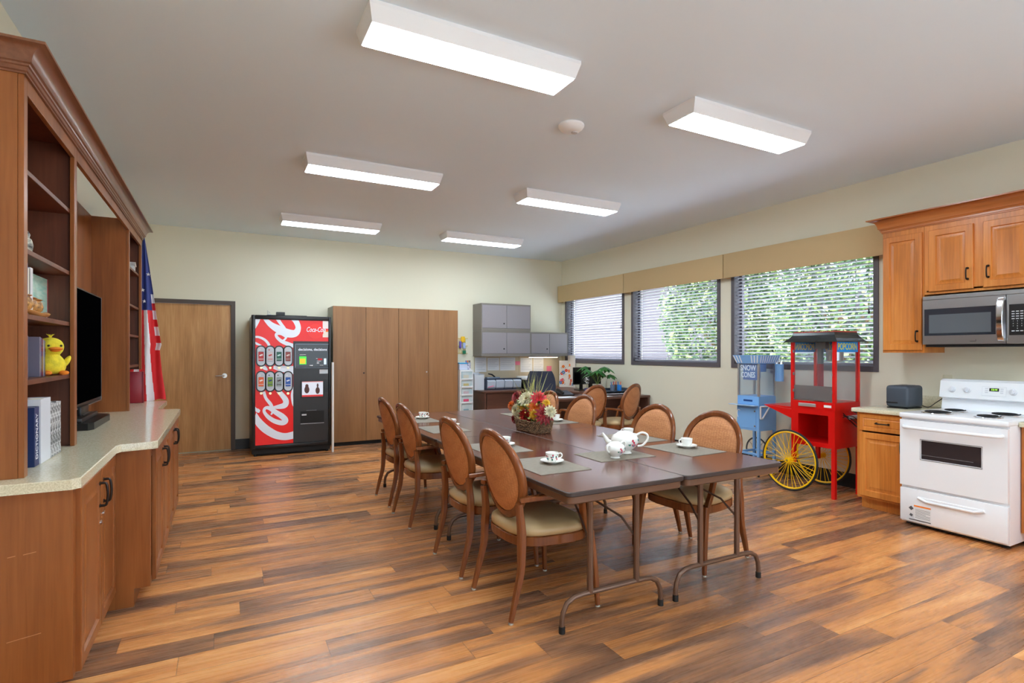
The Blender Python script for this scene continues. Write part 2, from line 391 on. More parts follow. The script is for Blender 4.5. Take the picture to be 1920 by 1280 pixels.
# ceiling fixtures
def lamp_mat():
    m = bpy.data.materials.new('lamp_lens'); m.use_nodes = True; n = m.node_tree.nodes; L = m.node_tree.links
    b = n['Principled BSDF']; b.inputs['Base Color'].default_value = (.9, .9, .9, 1); b.inputs['Emission Color'].default_value = (.80, .92, 1.0, 1)
    b.inputs['Emission Strength'].default_value = LAMP_STRENGTH; return m
M_lamp = lamp_mat(); M_fix = mat('fixture_white', (236, 236, 238), .5)
FIX = [((686, 64), (1059, 163), 'ceiling light fixture nearest the camera, largest in view'), ((1273, 223), (1487, 279), 'ceiling light fixture nearest the wooden kitchen cabinets'),
       ((574, 315), (817, 351), 'middle ceiling light fixture of the left row'), ((978, 375), (1146, 401), 'middle ceiling light fixture of the right row'),
       ((528, 417), (708, 436), 'farthest ceiling light fixture of the left row, over the vending machine side'), ((832, 448), (971, 463), 'farthest ceiling light fixture of the right row, toward the grey wall cabinets')]
zl = ZC - .095
FIXP = [(((onZ(*p, zl) + onZ(*q, zl)) / 2), lb) for p, q, lb in FIX]
FIXP += [(Vector((FIXP[0][0].x, .10, 0)), 'added unseen fill light fixture above and behind the camera, left row'), (Vector((FIXP[1][0].x, .10, 0)), 'added unseen fill light fixture above and behind the camera, right row')]  # two out-of-view fixtures added to brighten the room
for P_, lb in FIXP:
    cx, cy = P_.x, P_.y
    t = thing('ceiling_light', (cx, cy, ZC), lb, 'light fixture', 'long ceiling light fixtures')
    h, w, w2 = .615, .115, .155
    g = G(); P = lambda x, y, z: Vector((cx + x, cy + y, z))
    g.rings([[P(-h - .02, -w2, ZC), P(h + .02, -w2, ZC), P(h + .02, w2, ZC), P(-h - .02, w2, ZC)], [P(-h - .02, -w2, ZC - .02), P(h + .02, -w2, ZC - .02), P(h + .02, w2, ZC - .02), P(-h - .02, w2, ZC - .02)],
             [P(-h, -w - .008, zl), P(h, -w - .008, zl), P(h, w + .008, zl), P(-h, w + .008, zl)]])
    g.fin('housing', M_fix, t, smooth=0)
    G().box(cx - h + .006, cx + h - .006, cy - w, cy + w, zl - .006, zl - .0005, .002).fin('lens', M_lamp, t)
# smoke detector
dp = onZ(1071, 242, ZC - .03)
g = G(); g.lathe([(.1, ZC), (.1, ZC - .014), (.088, ZC - .03), (.07, ZC - .045), (.03, ZC - .05)], (dp.x, dp.y, 0), 28)
o = g.fin('smoke_detector', M_whitep, None); t = thing('smoke_detector', (dp.x, dp.y, ZC), 'round white smoke detector on the ceiling between the lights', 'smoke detector'); o.name = 'detector_body'
o.data.transform(Matrix.Translation((-dp.x, -dp.y, -ZC))); o.parent = t
G().lathe([(.026, ZC - .044), (.024, ZC - .056), (.005, ZC - .060)], (dp.x + .03, dp.y, 0), 16).fin('sensor_cap', mat('pale_grey_plastic', (200, 198, 198), .4), t)
# ================================================================ OUTSIDE
M_out = mat('pale_siding', (122, 114, 122), .9, stretch=(1, 1, 30), noise=.06, nscale=1)
M_ground = mat('dry_ground', (226, 226, 220), .95, noise=.2, nscale=2)
st(G().box(XR + .2, 40, -12, 40, -.35, -.3), 'floor_outside', M_ground)
t = thing('neighbour_building', (14.5, 16, -.3), 'pale building with lap siding outside the windows', 'building')
g = G(); 
for k in range(26): g.prism([(12.0, 0, -.3 + k * .16), (12.0 - .018, 0, -.3 + k * .16), (12.0, 0, -.14 + k * .16)], (0, 34, 0))
g.box(12.0, 16, 0, 34, -.3, 3.86); g.fin('wall', M_out, t, smooth=0)
g = G(); g.prism([(11.3, -.4, 3.7), (11.3, -.4, 3.86), (14, -.4, 5.1), (16.8, -.4, 3.86), (16.8, -.4, 3.7)], (0, 35, 0)); g.fin('roof', mat('brown_roof', (110, 84, 82), .9), t, smooth=0)
M_leaf = mat('leaf_outside', (92, 118, 74), .5, c2=(66, 96, 74), nscale=3)
M_leaf2 = mat('leaf_outside_pale', (150, 166, 112), .5)
M_bark = mat('bark', (120, 96, 74), .9, bump=.4, bscale=20)
def tree(x, y, h, r, n, seed, label):
    rr = random.Random(seed); t = thing('garden_tree', (x, y, -.3), label, 'tree', 'leafy trees outside the windows')
    g = G()
    for i in range(n):
        a = rr.uniform(0, 2 * pi); e = rr.uniform(-1, 1); q = r * rr.uniform(.45, 1) ** .5 * (1 + .18 * sin(5 * a + e * 3))
        c = Vector((x + q * cos(a) * (1 - e * e) ** .5, y + q * sin(a) * (1 - e * e) ** .5, h * .55 + e * h * .5 + rr.uniform(-.1, .1)))
        d = Euler((rr.uniform(-1, 1), rr.uniform(-1, 1), rr.uniform(0, 6.3))).to_matrix(); s = rr.uniform(.035, .07)
        g.m(rr.random() < .4); g.poly([c + d @ Vector(v) * s for v in ((-1, 0, 0), (-.3, -.45, .1), (.6, -.4, .05), (1.2, 0, -.1), (.6, .4, .05), (-.3, .45, .1))])
    g.fin('foliage', [M_leaf, M_leaf2], t, smooth=0)
    g = G(); g.tube([(x, y, -.3), (x + .05, y, h * .3), (x - .05, y + .1, h * .7)], [.13, .1, .04], 8)
    for k in range(6): 
        a = k * 1.05; g.tube([(x, y, h * (.25 + .05 * k)), (x + .5 * r * cos(a), y + .5 * r * sin(a), h * (.5 + .05 * k))], [.05, .015], 6)
    g.fin('trunk', M_bark, t)
tree(9.7, 8.35, 3.5, 1.3, 13000, 1, 'full leafy tree outside the middle of the windows')
tree(9.7, 5.75, 3.2, 1.28, 11000, 2, 'leafy tree outside the window beside the wooden cabinets')
# ================================================================ TABLES
M_tedge = mat('table_edge_vinyl', (58, 48, 46), .4)
M_tmetal = mat('brown_table_metal', (112, 84, 68), .3, .35)
M_rub = mat('black_rubber', (24, 22, 22), .6)
TZ = .745
def fold_table(x0, x1, y0, y1, label):
    t = thing('folding_table', ((x0 + x1) / 2, (y0 + y1) / 2, 0), label, 'table', 'brown folding tables pushed together')
    r = .035; pts = []
    for cx, cy, a0 in ((x1 - r, y1 - r, 0), (x0 + r, y1 - r, 90), (x0 + r, y0 + r, 180), (x1 - r, y0 + r, 270)):
        for k in range(6): a = radians(a0 + 18 * k); pts.append((cx + r * cos(a), cy + r * sin(a)))
    def ins(d):
        cx, cy = (x0 + x1) / 2, (y0 + y1) / 2; hx, hy = (x1 - x0) / 2, (y1 - y0) / 2
        return [(cx + (px - cx) * (hx - d) / hx, cy + (py - cy) * (hy - d) / hy) for px, py in pts]
    g = G(); z3 = lambda P, z: [Vector((a, b, z)) for a, b in P]
    g.rings([z3(ins(.004), TZ - .024), z3(pts, TZ - .02), z3(pts, TZ - .004), z3(ins(.004), TZ)])
    for f_ in g.bm.faces: 
        if len(f_.verts) < 20: f_.material_index = 1
    tt = g.fin('tabletop', [M_mahog, M_tedge], t, smooth=30)
    g = G(); a = ins(.012); b = ins(.018); c = ins(.034)
    g.rings([z3(b, TZ - .0245), z3(a, TZ - .026), z3(a, TZ - .058), z3(b, TZ - .064), z3(c, TZ - .064), z3(c, TZ - .0245)], cap=False)
    g.fin('apron', M_tmetal, t, smooth=30)
    cx = (x0 + x1) / 2; hw = (x1 - x0) / 2 - .055
    for sgn, yy in ((1, y0 + .14), (-1, y1 - .14)):
        g = G(); k = []
        for s in (-1, 1):
            P = [(cx + s * hw, yy, .0)] if 0 else []
        path = [(cx - hw, yy, .002), (cx - hw, yy, .06), (cx - hw + .006, yy, .10), (cx - hw + .03, yy, .145), (cx - hw + .075, yy, .167), (cx - hw + .13, yy, .172),
                (cx + hw - .13, yy, .172), (cx + hw - .075, yy, .167), (cx + hw - .03, yy, .145), (cx + hw - .006, yy, .10), (cx + hw, yy, .06), (cx + hw, yy, .002)]
        g.tube(path, .0135, 10, up=(0, 1, 0))
        for s in (-.155, .155): g.tube([(cx + s, yy, .17), (cx + s, yy, .685)], .0165, 10)
        g.cyl((cx - .2, yy, .678), (cx + .2, yy, .678), .011, 10)
        lf = g.fin('leg_frame', M_tmetal, t)
        for s in (-1, 1): G().cyl((cx + s * hw, yy, 0), (cx + s * hw, yy, .035), .0165, 12).fin('rubber_foot', M_rub, lf)
        g = G(); yc = yy + sgn * .42
        g.tube([(cx + .02, yc, .66), (cx + .05, yc - sgn * .1, .58), (cx + .13, yy + sgn * .10, .50), (cx + .150, yy + sgn * .012, .42)], .0065, 8)
        g.tube([(cx - .02, yc, .66), (cx - .05, yc - sgn * .1, .58), (cx - .13, yy + sgn * .10, .50), (cx - .150, yy + sgn * .012, .42)], .0065, 8)
        g.box(cx - .045, cx + .045, yc - .015, yc + .015, .62, .69, .003)
        g.fin('folding_brace', mat('dark_brace', (96, 70, 58), .4, .3), t)
    return t
TX0, TXM, TX1, TY0, TYM, TY1 = 1.466, 2.236, 3.05, 2.19, 4.03, 5.87
g_ = .0015
fold_table(TX0, TXM - g_, TY0, TYM - g_, 'brown folding table at the near end, left side')
fold_table(TXM + g_, TX1, TY0, TYM - g_, 'brown folding table at the near end, right side, teapot side')
fold_table(TX0, TXM - g_, TYM + g_, TY1, 'brown folding table at the far end, on the vending machine side')
fold_table(TXM + g_, TX1, TYM + g_, TY1, 'brown folding table at the far end, nearer the window wall')
# ================================================================ CHAIRS
def fabric_mat(name, c1, c2, sc):
    m = bpy.data.materials.new(name); m.use_nodes = True; n = m.node_tree.nodes; L = m.node_tree.links
    b = n['Principled BSDF']; b.inputs['Roughness'].default_value = .6
    tc = n.new('ShaderNodeTexCoord'); mp = n.new('ShaderNodeMapping'); mp.inputs['Scale'].default_value = (1, 1, 2.2); L.new(tc.outputs['Object'], mp.inputs[0])
    vo = n.new('ShaderNodeTexVoronoi'); vo.inputs['Scale'].default_value = sc; vo.inputs['Randomness'].default_value = .35; L.new(mp.outputs[0], vo.inputs[0])
    rp = n.new('ShaderNodeValToRGB'); rp.color_ramp.elements[0].color = lin(c1); rp.color_ramp.elements[1].color = lin(c2); rp.color_ramp.elements[1].position = .7
    L.new(vo.outputs[0], rp.inputs[0]); L.new(rp.outputs[0], b.inputs['Base Color'])
    bp = n.new('ShaderNodeBump'); bp.inputs['Strength'].default_value = .5; bp.inputs['Distance'].default_value = .004; bp.invert = True
    L.new(vo.outputs[0], bp.inputs['Height']); L.new(bp.outputs[0], b.inputs['Normal']); return m
M_fab = fabric_mat('woven_copper_fabric', (214, 150, 98), (186, 120, 74), 48)
M_vinyl = mat('tan_vinyl', (196, 168, 124), .4, noise=.05, nscale=4)
M_glide = mat('clear_glide', (190, 186, 176), .15, .5)
def superell(a, b, n=32, p=2.6, taper=0, cx=0):
    P = []
    for i in range(n):
        t = 2 * pi * i / n; c, s = cos(t), sin(t)
        x = a * math.copysign(abs(c) ** (2 / p), c); y = b * math.copysign(abs(s) ** (2 / p), s)
        P.append((cx + x, y * (1 + taper * x / a)))
    return P
def make_chair():
    t = thing('dining_chair', (0, 0, 0), 'chair', 'chair', 'matching oval backed armchairs')
    # seat cushion
    def sr(a, b, z): return [Vector((x, y, z)) for x, y in superell(a, b, 36, 3.2, .10, .03)]
    g = G(); g.rings([sr(.222, .235, .425), sr(.236, .250, .432), sr(.241, .256, .45), sr(.235, .250, .47), sr(.205, .22, .487), sr(.14, .15, .496), sr(.05, .055, .499)])
    g.fin('seat', M_vinyl, t, smooth=60)
    g = G(); g.rings([sr(.236, .249, .375), sr(.241, .254, .38), sr(.241, .254, .424), sr(.234, .247, .428)]); g.fin('seat_frame', M_chairw, t, smooth=40)
    # oval back: tilted plane
    tl = math.atan2(.11, .49); c = Vector((-.222, 0, .742)); V = Vector((-sin(tl), 0, cos(tl))); N = Vector((cos(tl), 0, sin(tl))); U = Y3.copy()
    def el(a, b, d, curve=.035, n=40):
        R = []
        for i in range(n):
            q = 2 * pi * i / n; y = a * cos(q); v = b * sin(q)
            R.append(c + U * y + V * v + N * (d + curve * (y / .24) ** 2))
        return R
    def ellrad(s): return el(.2 * s, .21 * s, 0)
    g = G()
    prof = [(.242, .252, -.014), (.248, .258, -.006), (.248, .258, .008), (.240, .250, .018), (.222, .232, .019), (.208, .218, .012), (.206, .216, -.010), (.220, .230, -.017)]
    g.rings([el(a, b, d) for a, b, d in prof], closed=True); g.fin('backrest_frame', M_chairw, t, smooth=50)
    g = G(); g.rings([el(.206, .216, -.004), el(.19, .20, -.014), el(.12, .13, -.019), el(.03, .03, -.02)]); g.fin('back_panel', M_fab, t, smooth=60)
    g = G(); g.rings([el(.206, .216, .004), el(.195, .205, .018), el(.16, .17, .03), el(.10, .11, .036), el(.03, .03, .038)]); g.fin('back_cushion', M_fab, t, smooth=60)
    for s in (-1, 1):
        P = smoothpath([(-.262, s * .238, .012), (-.235, s * .236, .12), (-.200, s * .232, .26), (-.192, s * .228, .40), (-.190, s * .222, .48), (-.196, s * .218, .55), (-.204, s * .222, .62)], 4)
        lg = G().tube(P, [.62 + .55 * min(1, i / 12) - (.25 * max(0, i - 14) / 10) for i in range(len(P))], sq=(.021, .0165), up=(1, 0, 0)).fin('leg', M_chairw, t)
        G().lathe([(.011, .012), (.014, .009), (.015, .003), (.012, 0)], (-.262, s * .238, 0), 14).fin('glide', M_glide, lg)
        P = smoothpath([(.262, s * .283, .012), (.250, s * .277, .2), (.232, s * .268, .36), (.222, s * .264, .43)], 4)
        lg = G().tube(P, [.6 + .45 * i / (len(P) - 1) for i in range(len(P))], sq=(.021, .019), up=(1, 0, 0)).fin('leg', M_chairw, t)
        G().lathe([(.011, .012), (.014, .009), (.015, .003), (.012, 0)], (.262, s * .283, 0), 14).fin('glide', M_glide, lg)
        P = smoothpath([(-.204, s * .232, .638), (-.10, s * .262, .648), (.03, s * .285, .652), (.105, s * .287, .648), (.150, s * .283, .625), (.162, s * .277, .58), (.178, s * .268, .50), (.205, s * .262, .42)], 5)
        G().tube(P, 1, sq=(.019, .013), up=(0, 0, 1)).fin('armrest', M_chairw, t)
    return t
CH = [
    (1.595, 2.765, 0, 'wooden armchair nearest the camera, left side of the table, its oval back to the left'),
    (1.59, 3.425, 0, 'oval backed armchair on the left side of the table, second from the camera'),
    (1.60, 4.52, 0, 'oval backed armchair on the left side of the table, third from the camera'),
    (1.62, 5.20, 0, 'oval backed armchair at the far left of the table, nearest the brown wardrobes'),
    (2.93, 2.80, pi + .10, 'copper backed armchair nearest the camera on the window side of the table'),
    (2.92, 3.42, pi + .04, 'copper backed armchair on the window side of the table, right behind the teapot'),
    (2.98, 4.53, pi + .02, 'copper backed armchair on the window side, third from the near end'),
    (2.98, 5.20, pi + .02, 'copper backed armchair at the far end of the window side, just right of the flowers'),
    (4.32, 6.10, radians(98), 'armchair facing the office desk, right behind another chair back, left of the two'),
    (4.90, 6.07, radians(111), 'armchair turned to the office desk, by the wall under the windows, tan seat in view')]
c0 = make_chair()
for i, (x, y, rz, lb) in enumerate(CH):
    c = c0 if i == 0 else dup(c0)
    c.location = (x, y, 0); c.rotation_euler = (0, 0, rz); c['label'] = lb
# ================================================================ TABLE SETTING
M_mat = mat('grey_placemat', (142, 133, 120), .8, noise=.12, nscale=30, stretch=(1, 6, 1), bump=.3, bscale=400)
M_china = mat('white_china', (240, 240, 236), .12)
M_pat = [mat('floral_pink', (196, 60, 84), .25), mat('floral_green', (50, 110, 90), .25), mat('floral_teal', (70, 150, 160), .25)]
MATS = [((1.545, 1.885, 2.575, 3.03), 'grey placemat under the nearest teacup, left side of the table'),
        ((1.545, 1.885, 3.24, 3.69), 'grey placemat on the left side, second from the camera'),
        ((1.55, 1.89, 4.31, 4.76), 'grey placemat on the left side, third from the camera'),
        ((1.55, 1.89, 5.02, 5.47), 'grey placemat at the far left end of the table'),
        ((2.06, 2.49, 2.705, 3.01), 'grey placemat under the teapot and sugar bowl'),
        ((2.67, 3.01, 2.59, 3.03), 'grey placemat under the teacup on the near right'),
        ((2.68, 3.02, 3.15, 3.59), 'grey placemat behind the teapot, right side'),
        ((2.68, 3.02, 4.33, 4.77), 'grey placemat right of the flower basket'),
        ((2.70, 3.03, 4.95, 5.38), 'grey placemat half hidden behind the flower basket')]
ROT = {5: .05, 4: -.02}
for i, ((x0, x1, y0, y1), lb) in enumerate(MATS):
    cx, cy = (x0 + x1) / 2, (y0 + y1) / 2
    o = G().box(x0 - cx, x1 - cx, y0 - cy, y1 - cy, 0, .0025).fin('placemat', M_mat, None, smooth=0)
    o.location = (cx, cy, TZ + .0003); o.rotation_euler = (0, 0, ROT.get(i, 0)); o['label'] = lb; o['category'] = 'placemat'; o['group'] = 'grey placemats on the table'
def decal(g, c, r, z, a, s, k):
    """little flower painted on the china: petals lying on a sphere-like wall of radius r"""
    rr = random.Random(k)
    for j in range(7):
        aa = a + rr.uniform(-1, 1) * s / r; zz = z + rr.uniform(-1, 1) * s; q = s * rr.uniform(.25, .5); g.m(j % 3)
        ca, sa = cos(aa), sin(aa); n_ = Vector((ca, sa, 0)); t_ = Vector((-sa, ca, 0))
        g.poly([c + n_ * (r(zz) if callable(r) else r) + t_ * (q * cos(p)) + Z3 * (zz + q * sin(p)) for p in [radians(60 * w) for w in range(6)]])
def make_cup():
    t = thing('teacup', (0, 0, 0), 'teacup', 'cup', 'white teacups on the table')
    g = G(); g.lathe([(.018, .002), (.020, 0), (.022, .006), (.033, .016), (.038, .035), (.0405, .058), (.0385, .0585), (.036, .036), (.030, .018), (.01, .012)], n=28); g.fin('bowl', M_china, t)
    P = smoothpath([(.037, 0, .048), (.052, 0, .053), (.062, 0, .042), (.056, 0, .027), (.037, 0, .022)], 5)
    G().tube(P, .0038, 8, up=(0, 1, 0)).fin('handle', M_china, t)
    g = G(); c = Vector((0, 0, 0))
    for a, k in ((radians(-150), 1), (radians(-60), 2), (radians(-100), 5)):
        rr = random.Random(k)
        for j in range(6):
            z = .033 + rr.uniform(-.014, .014); aa = a + rr.uniform(-.2, .2); r_ = .0385 + (z - .035) * .12 + .0006; q = rr.uniform(.0025, .0055); g.m((j + k) % 3)
            n_ = Vector((cos(aa), sin(aa), 0)); t_ = Vector((-sin(aa), cos(aa), 0))
            g.poly([n_ * r_ + t_ * (q * cos(p)) + Z3 * (z + q * 1.3 * sin(p)) for p in [radians(60 * w) for w in range(6)]])
    g.fin('painted_flowers', M_pat, t, smooth=0)
    return t
def make_saucer():
    g = G(); g.lathe([(.02, .003), (.032, 0), (.036, .004), (.055, .010), (.071, .018), (.0712, .0205), (.054, .0135), (.034, .008), (.01, .007)], n=36)
    return g.fin('saucer', M_china, None)
CUPS = [((1.771, 2.822), -20, 'nearest teacup, on the left side'), ((1.80, 3.50), 60, 'teacup on the left side, second from the camera'), ((1.85, 4.66), 30, 'teacup on the left side, third from the camera'),
        ((1.80, 5.33), -15, 'teacup at the far left end of the table'), ((2.90, 2.84), 170, 'teacup on the near right, in front of the nearest right chair'), ((2.87, 3.43), 160, 'teacup right behind the teapot'),
        ((2.88, 4.52), 150, 'teacup just right of the flower basket')]
c0, s0 = make_cup(), make_saucer(); s0['category'] = 'saucer'; s0['group'] = 'white saucers on the table'
for i, ((x, y), r, lb) in enumerate(CUPS):
    c = c0 if i == 0 else dup(c0); s = s0 if i == 0 else dup(s0)
    z = TZ + .003; s.location = (x, y, z); c.location = (x, y, z + .0072); c.rotation_euler = (0, 0, radians(r))
    c['label'] = 'white floral ' + lb; s['label'] = 'white saucer under the ' + lb.replace('nearest teacup, on', 'nearest teacup on')
# teapot and sugar bowl
def pot(name, loc, k, label, cat, spout):
    t = thing(name, loc, label, cat); c = Vector(loc)
    prof = [(.034, .0), (.038, .002), (.032, .010), (.034, .018), (.058, .036), (.075, .062), (.077, .082), (.066, .102), (.046, .113), (.040, .1155)]
    G().lathe([(r * k, z * k) for r, z in prof], c, 32).fin('body', M_china, t)
    pr = [(.046, .1125), (.044, .117), (.034, .123), (.020, .1265), (.004, .1275)]
    G().lathe([(r * k, z * k) for r, z in pr], c, 24).fin('lid', M_china, t)
    d = Vector((-.80, .60, 0)).normalized() if spout else Vector((-.85, -.2, 0)).normalized()
    h = -d
    if spout:
        P = [c + (d * a + Z3 * b) * k for a, b in ((.066, .05), (.092, .062), (.108, .085), (.126, .112))]
        G().tube(smoothpath(P, 4), [k * (.021 - .0013 * i) for i in range(13)], 12).fin('spout', M_china, t)
    else:
        P = [c + (d * a + Z3 * b) * k for a, b in ((.066, .10), (.088, .106), (.10, .088), (.094, .066), (.074, .052))]
        G().tube(smoothpath(P, 4), .0065 * k, 8).fin('handle', M_china, t)
    P = [c + (h * a + Z3 * b) * k for a, b in ((.062, .104), (.094, .118), (.122, .108), (.124, .080), (.098, .048), (.07, .042))]
    G().tube(smoothpath(P, 4), .0062 * k, 8).fin('handle', M_china, t)
    g = G()
    for a, kk in ((radians(-95), 3), (radians(-50), 4)):
        rr = random.Random(kk)
        for j in range(9):
            z = .066 + rr.uniform(-.018, .02); aa = a + rr.uniform(-.25, .25); q = rr.uniform(.004, .009); g.m((j // 2 + kk) % 3 if j > 4 else 0)
            n_ = Vector((cos(aa), sin(aa), 0)); t_ = Vector((-sin(aa), cos(aa), 0)); r_ = .0755 - abs(z - .078) * .28 + .0035
            g.poly([c + (n_ * r_ + t_ * (q * cos(p)) + Z3 * (z + q * 1.1 * sin(p))) * k for p in [radians(60 * w) for w in range(6)]])
    g.fin('painted_flowers', M_pat, t, smooth=0)
pot('teapot', (2.375, 2.875, TZ + .003), 1.18, 'white floral teapot with a spout on the placemat', 'teapot', True)
pot('sugar_bowl', (2.215, 2.775, TZ + .003), .82, 'small white floral lidded bowl in front of the teapot', 'sugar bowl', False)
# flower basket
FB = Vector((2.36, 4.06, TZ)); t = thing('flower_basket', FB, 'autumn flower arrangement in a brown woven basket on the table', 'flower arrangement')
rr = random.Random(7)
M_wick = mat('dark_wicker', (158, 122, 90), .8, noise=.5, nscale=40, bump=.4, bscale=80)
g = G()
def bring(s, z, n=36): return [FB + Vector((x, y, z)) for x, y in superell(.095 * s, .195 * s, n, 4)]
g.rings([bring(.88, .002), bring(.95, .03), bring(1.0, .09), bring(.93, .09), bring(.88, .04)])
for lv in range(8):
    n = 34; z = .010 + lv * .0125
    for i in range(n):
        a, b = superell(.098, .198, n * 2, 4)[(2 * i + lv % 2) % (2 * n)], superell(.098, .198, n * 2, 4)[(2 * i + 2 + lv % 2) % (2 * n)]
        sc = .90 + lv * .017; mid = ((a[0] + b[0]) / 2 * 1.045, (a[1] + b[1]) / 2 * 1.03)
        g.tube([FB + Vector((a[0] * sc, a[1] * sc, z)), FB + Vector((mid[0] * sc, mid[1] * sc, z + rr.uniform(-.003, .003))), FB + Vector((b[0] * sc, b[1] * sc, z))], [.0035, .0072, .0035], 5)
g.fin('basket', M_wick, t)
FC = {'red': (206, 30, 34), 'dred': (160, 26, 34), 'coral': (226, 50, 62), 'cream': (238, 230, 190), 'orange': (240, 120, 30), 'yellow': (246, 190, 40)}
FM = {k: mat('petal_' + k, v, .6, c2=tuple(int(x * .72) for x in v), nscale=30) for k, v in FC.items()}
M_cen = mat('flower_centre', (120, 80, 20), .8)
def bloom(c, n, r, col, rings_=4, kind=0):
    n = Vector(n).normalized(); u = n.orthogonal().normalized(); v = n.cross(u); g = G()
    for k in range(rings_):
        m = 14 - 2 * k; el = radians(8 + k * 70 / rings_); L = r * (1 - .17 * k)
        for j in range(m):
            a = 2 * pi * (j + .5 * (k % 2)) / m + rr.uniform(-.08, .08); d = (u * cos(a) + v * sin(a)); w = (n.cross(d)) * (L * .17 * (1.2 if kind else 1))
            P = lambda s, e: c + d * (L * s * cos(el)) + n * (L * s * sin(el) + .004 * k)
            e = P(1, 0) - n * (L * .08); mid = P(.62, 0) + n * L * .03; b0 = P(.12, 0)
            g.poly([b0 - w * .3, mid - w, e, mid + w, b0 + w * .3])
    g.m(1).ball(c + n * (r * .12), r * .16, 8, 5)
    return g.fin('flower', [FM[col], M_cen], t, smooth=0)
def fp(u, v, y=None):  # on a domed surface over the basket
    p = onX(u, v, 2.36); return p
toc = Vector((-.50, -.86, .12))
BL_ = [(987, 766 + 12, .062, 'red'), (985, 781, 0, 0)]
for u, v, r, c_, dd in ((985.5, 779, .078, 'red', .0), (1021, 777, .092, 'dred', -.02), (969, 743, .066, 'dred', .05), (1010, 748, .080, 'coral', .06), (988, 748, .088, 'cream', .03),
                        (968, 769, .072, 'cream', .0), (1002, 764, .062, 'orange', .0), (960, 760, .058, 'orange', .02), (982, 762, .052, 'yellow', .0), (1001, 777, .044, 'yellow', -.03),
                        (966, 786, .052, 'dred', .0), (1031, 772, .060, 'cream', .03), (975, 779, .046, 'cream', -.02), (1024, 756, .040, 'yellow', .02)):
    base = FB + Vector((0, 0, .17)); p = onX(u, v, 2.36 - .05 + dd * .6)
    n = (p - base); n = n.normalized() * .6 + toc * .7; bloom(p, n, r, c_, 5 if c_ in ('dred', 'cream') else 4, c_ == 'cream')
g = G()
for k in range(46):
    p = FB + Vector((rr.uniform(-.08, .08), rr.uniform(-.19, .19), rr.uniform(.10, .25))); q = rr.uniform(.007, .013); g.ball(p, q, 6, 4)
g.fin('small_blossoms', mat('petal_small', (244, 206, 110), .6), t)
M_gl = mat('basket_leaf', (84, 112, 54), .55, c2=(126, 150, 70), nscale=20)
g = G()
for k in range(90):
    a = rr.uniform(0, 2 * pi); z = rr.uniform(.07, .27); d = Vector((cos(a) * .6, sin(a), rr.uniform(-.3, .6))).normalized()
    c = FB + Vector((cos(a) * .075, sin(a) * .16, z)); w = d.cross(Z3).normalized() * .016; L = rr.uniform(.04, .075)
    g.poly([c, c + d * L * .4 + w, c + d * L, c + d * L * .4 - w])
for k in range(18): g.tube([FB + Vector((rr.uniform(-.05, .05), rr.uniform(-.12, .12), .04)), FB + Vector((rr.uniform(-.08, .08), rr.uniform(-.17, .17), .24))], .003, 5)
g.fin('leaves', M_gl, t, smooth=0)
M_gr = mat('grass_blade', (150, 154, 84), .6, c2=(188, 182, 120), nscale=8)
g = G()
for k in range(56):
    a = rr.uniform(0, 2 * pi); s = rr.uniform(.3, 1); L = rr.uniform(.30, .46)
    b0 = FB + Vector((rr.uniform(-.04, .04), rr.uniform(-.07, .10), .12)); d = Vector((cos(a) * .5 * s, sin(a) * .95 * s, 1)).normalized()
    if d.y < -.15 or rr.random() < .2: L *= .8
    P = [b0, b0 + d * L * .55, b0 + d * L * .95 + Vector((cos(a), sin(a), -.2)) * .02]
    g.tube(P, [.0022, .0018, .0004], 4)
for yy, zz in ((.05, .44),): g.tube([FB + Vector((0, yy, .3)), FB + Vector((.02, yy - .01, .40)), FB + Vector((.03, yy - .01, zz)), ], [.003, .011, .004], 8)
g.fin('grass_blades', M_gr, t, smooth=0)
# ================================================================ LEFT BUILT-IN
def bow(g, c, axis, N, L=.10, out=.03, r=.0055, n=8):
    """bow pull: centre on the face, axis along the grip, N outward"""
    c, A, N = Vector(c), Vector(axis), Vector(N)
    P = [c - A * (L / 2), c - A * (L / 2) + N * out * .8, c - A * (L * .3) + N * out, c + N * out * 1.08, c + A * (L * .3) + N * out, c + A * (L / 2) + N * out * .8, c + A * (L / 2)]
    P = smoothpath(P, 3); g.tube(P, [r * 1.15 if (i < 3 or i > len(P) - 4) else r for i in range(len(P))], n, up=tuple(N.cross(A)))
    for s in (-1, 1): g.cyl(c + A * (s * L / 2), c + A * (s * L / 2) + N * .004, r * 1.8, 10)
    return g
DS = [(0, 0), (0, .017), (.003, .020), (.052, .020), (.058, .009), (.064, .009), (.092, .019), (.095, .0185)]
def door(parent, name, o, U, V, N, w, h, m, hpos=None, haxis=None, hL=.10, label=None, lock=None):
    g = G().nest(o, U, V, N, w, h, DS if w > .25 and h > .22 else [(0, 0), (0, .017), (.003, .020), (.03, .020), (.036, .014), (.045, .018)])
    d = g.fin(name, m, parent, smooth=20)
    if hpos:
        p = Vector(o) + Vector(U) * hpos[0] + Vector(V) * hpos[1] + Vector(N) * .019
        bow(G(), p, haxis or V, N, hL).fin('handle', M_bronze, d)
    if lock:
        p = Vector(o) + Vector(U) * lock[0] + Vector(V) * lock[1] + Vector(N) * .019
        G().cyl(p, p + Vector(N) * .008, .010, 12).fin('lock', M_steel2, d)
    return d
CZ = .914
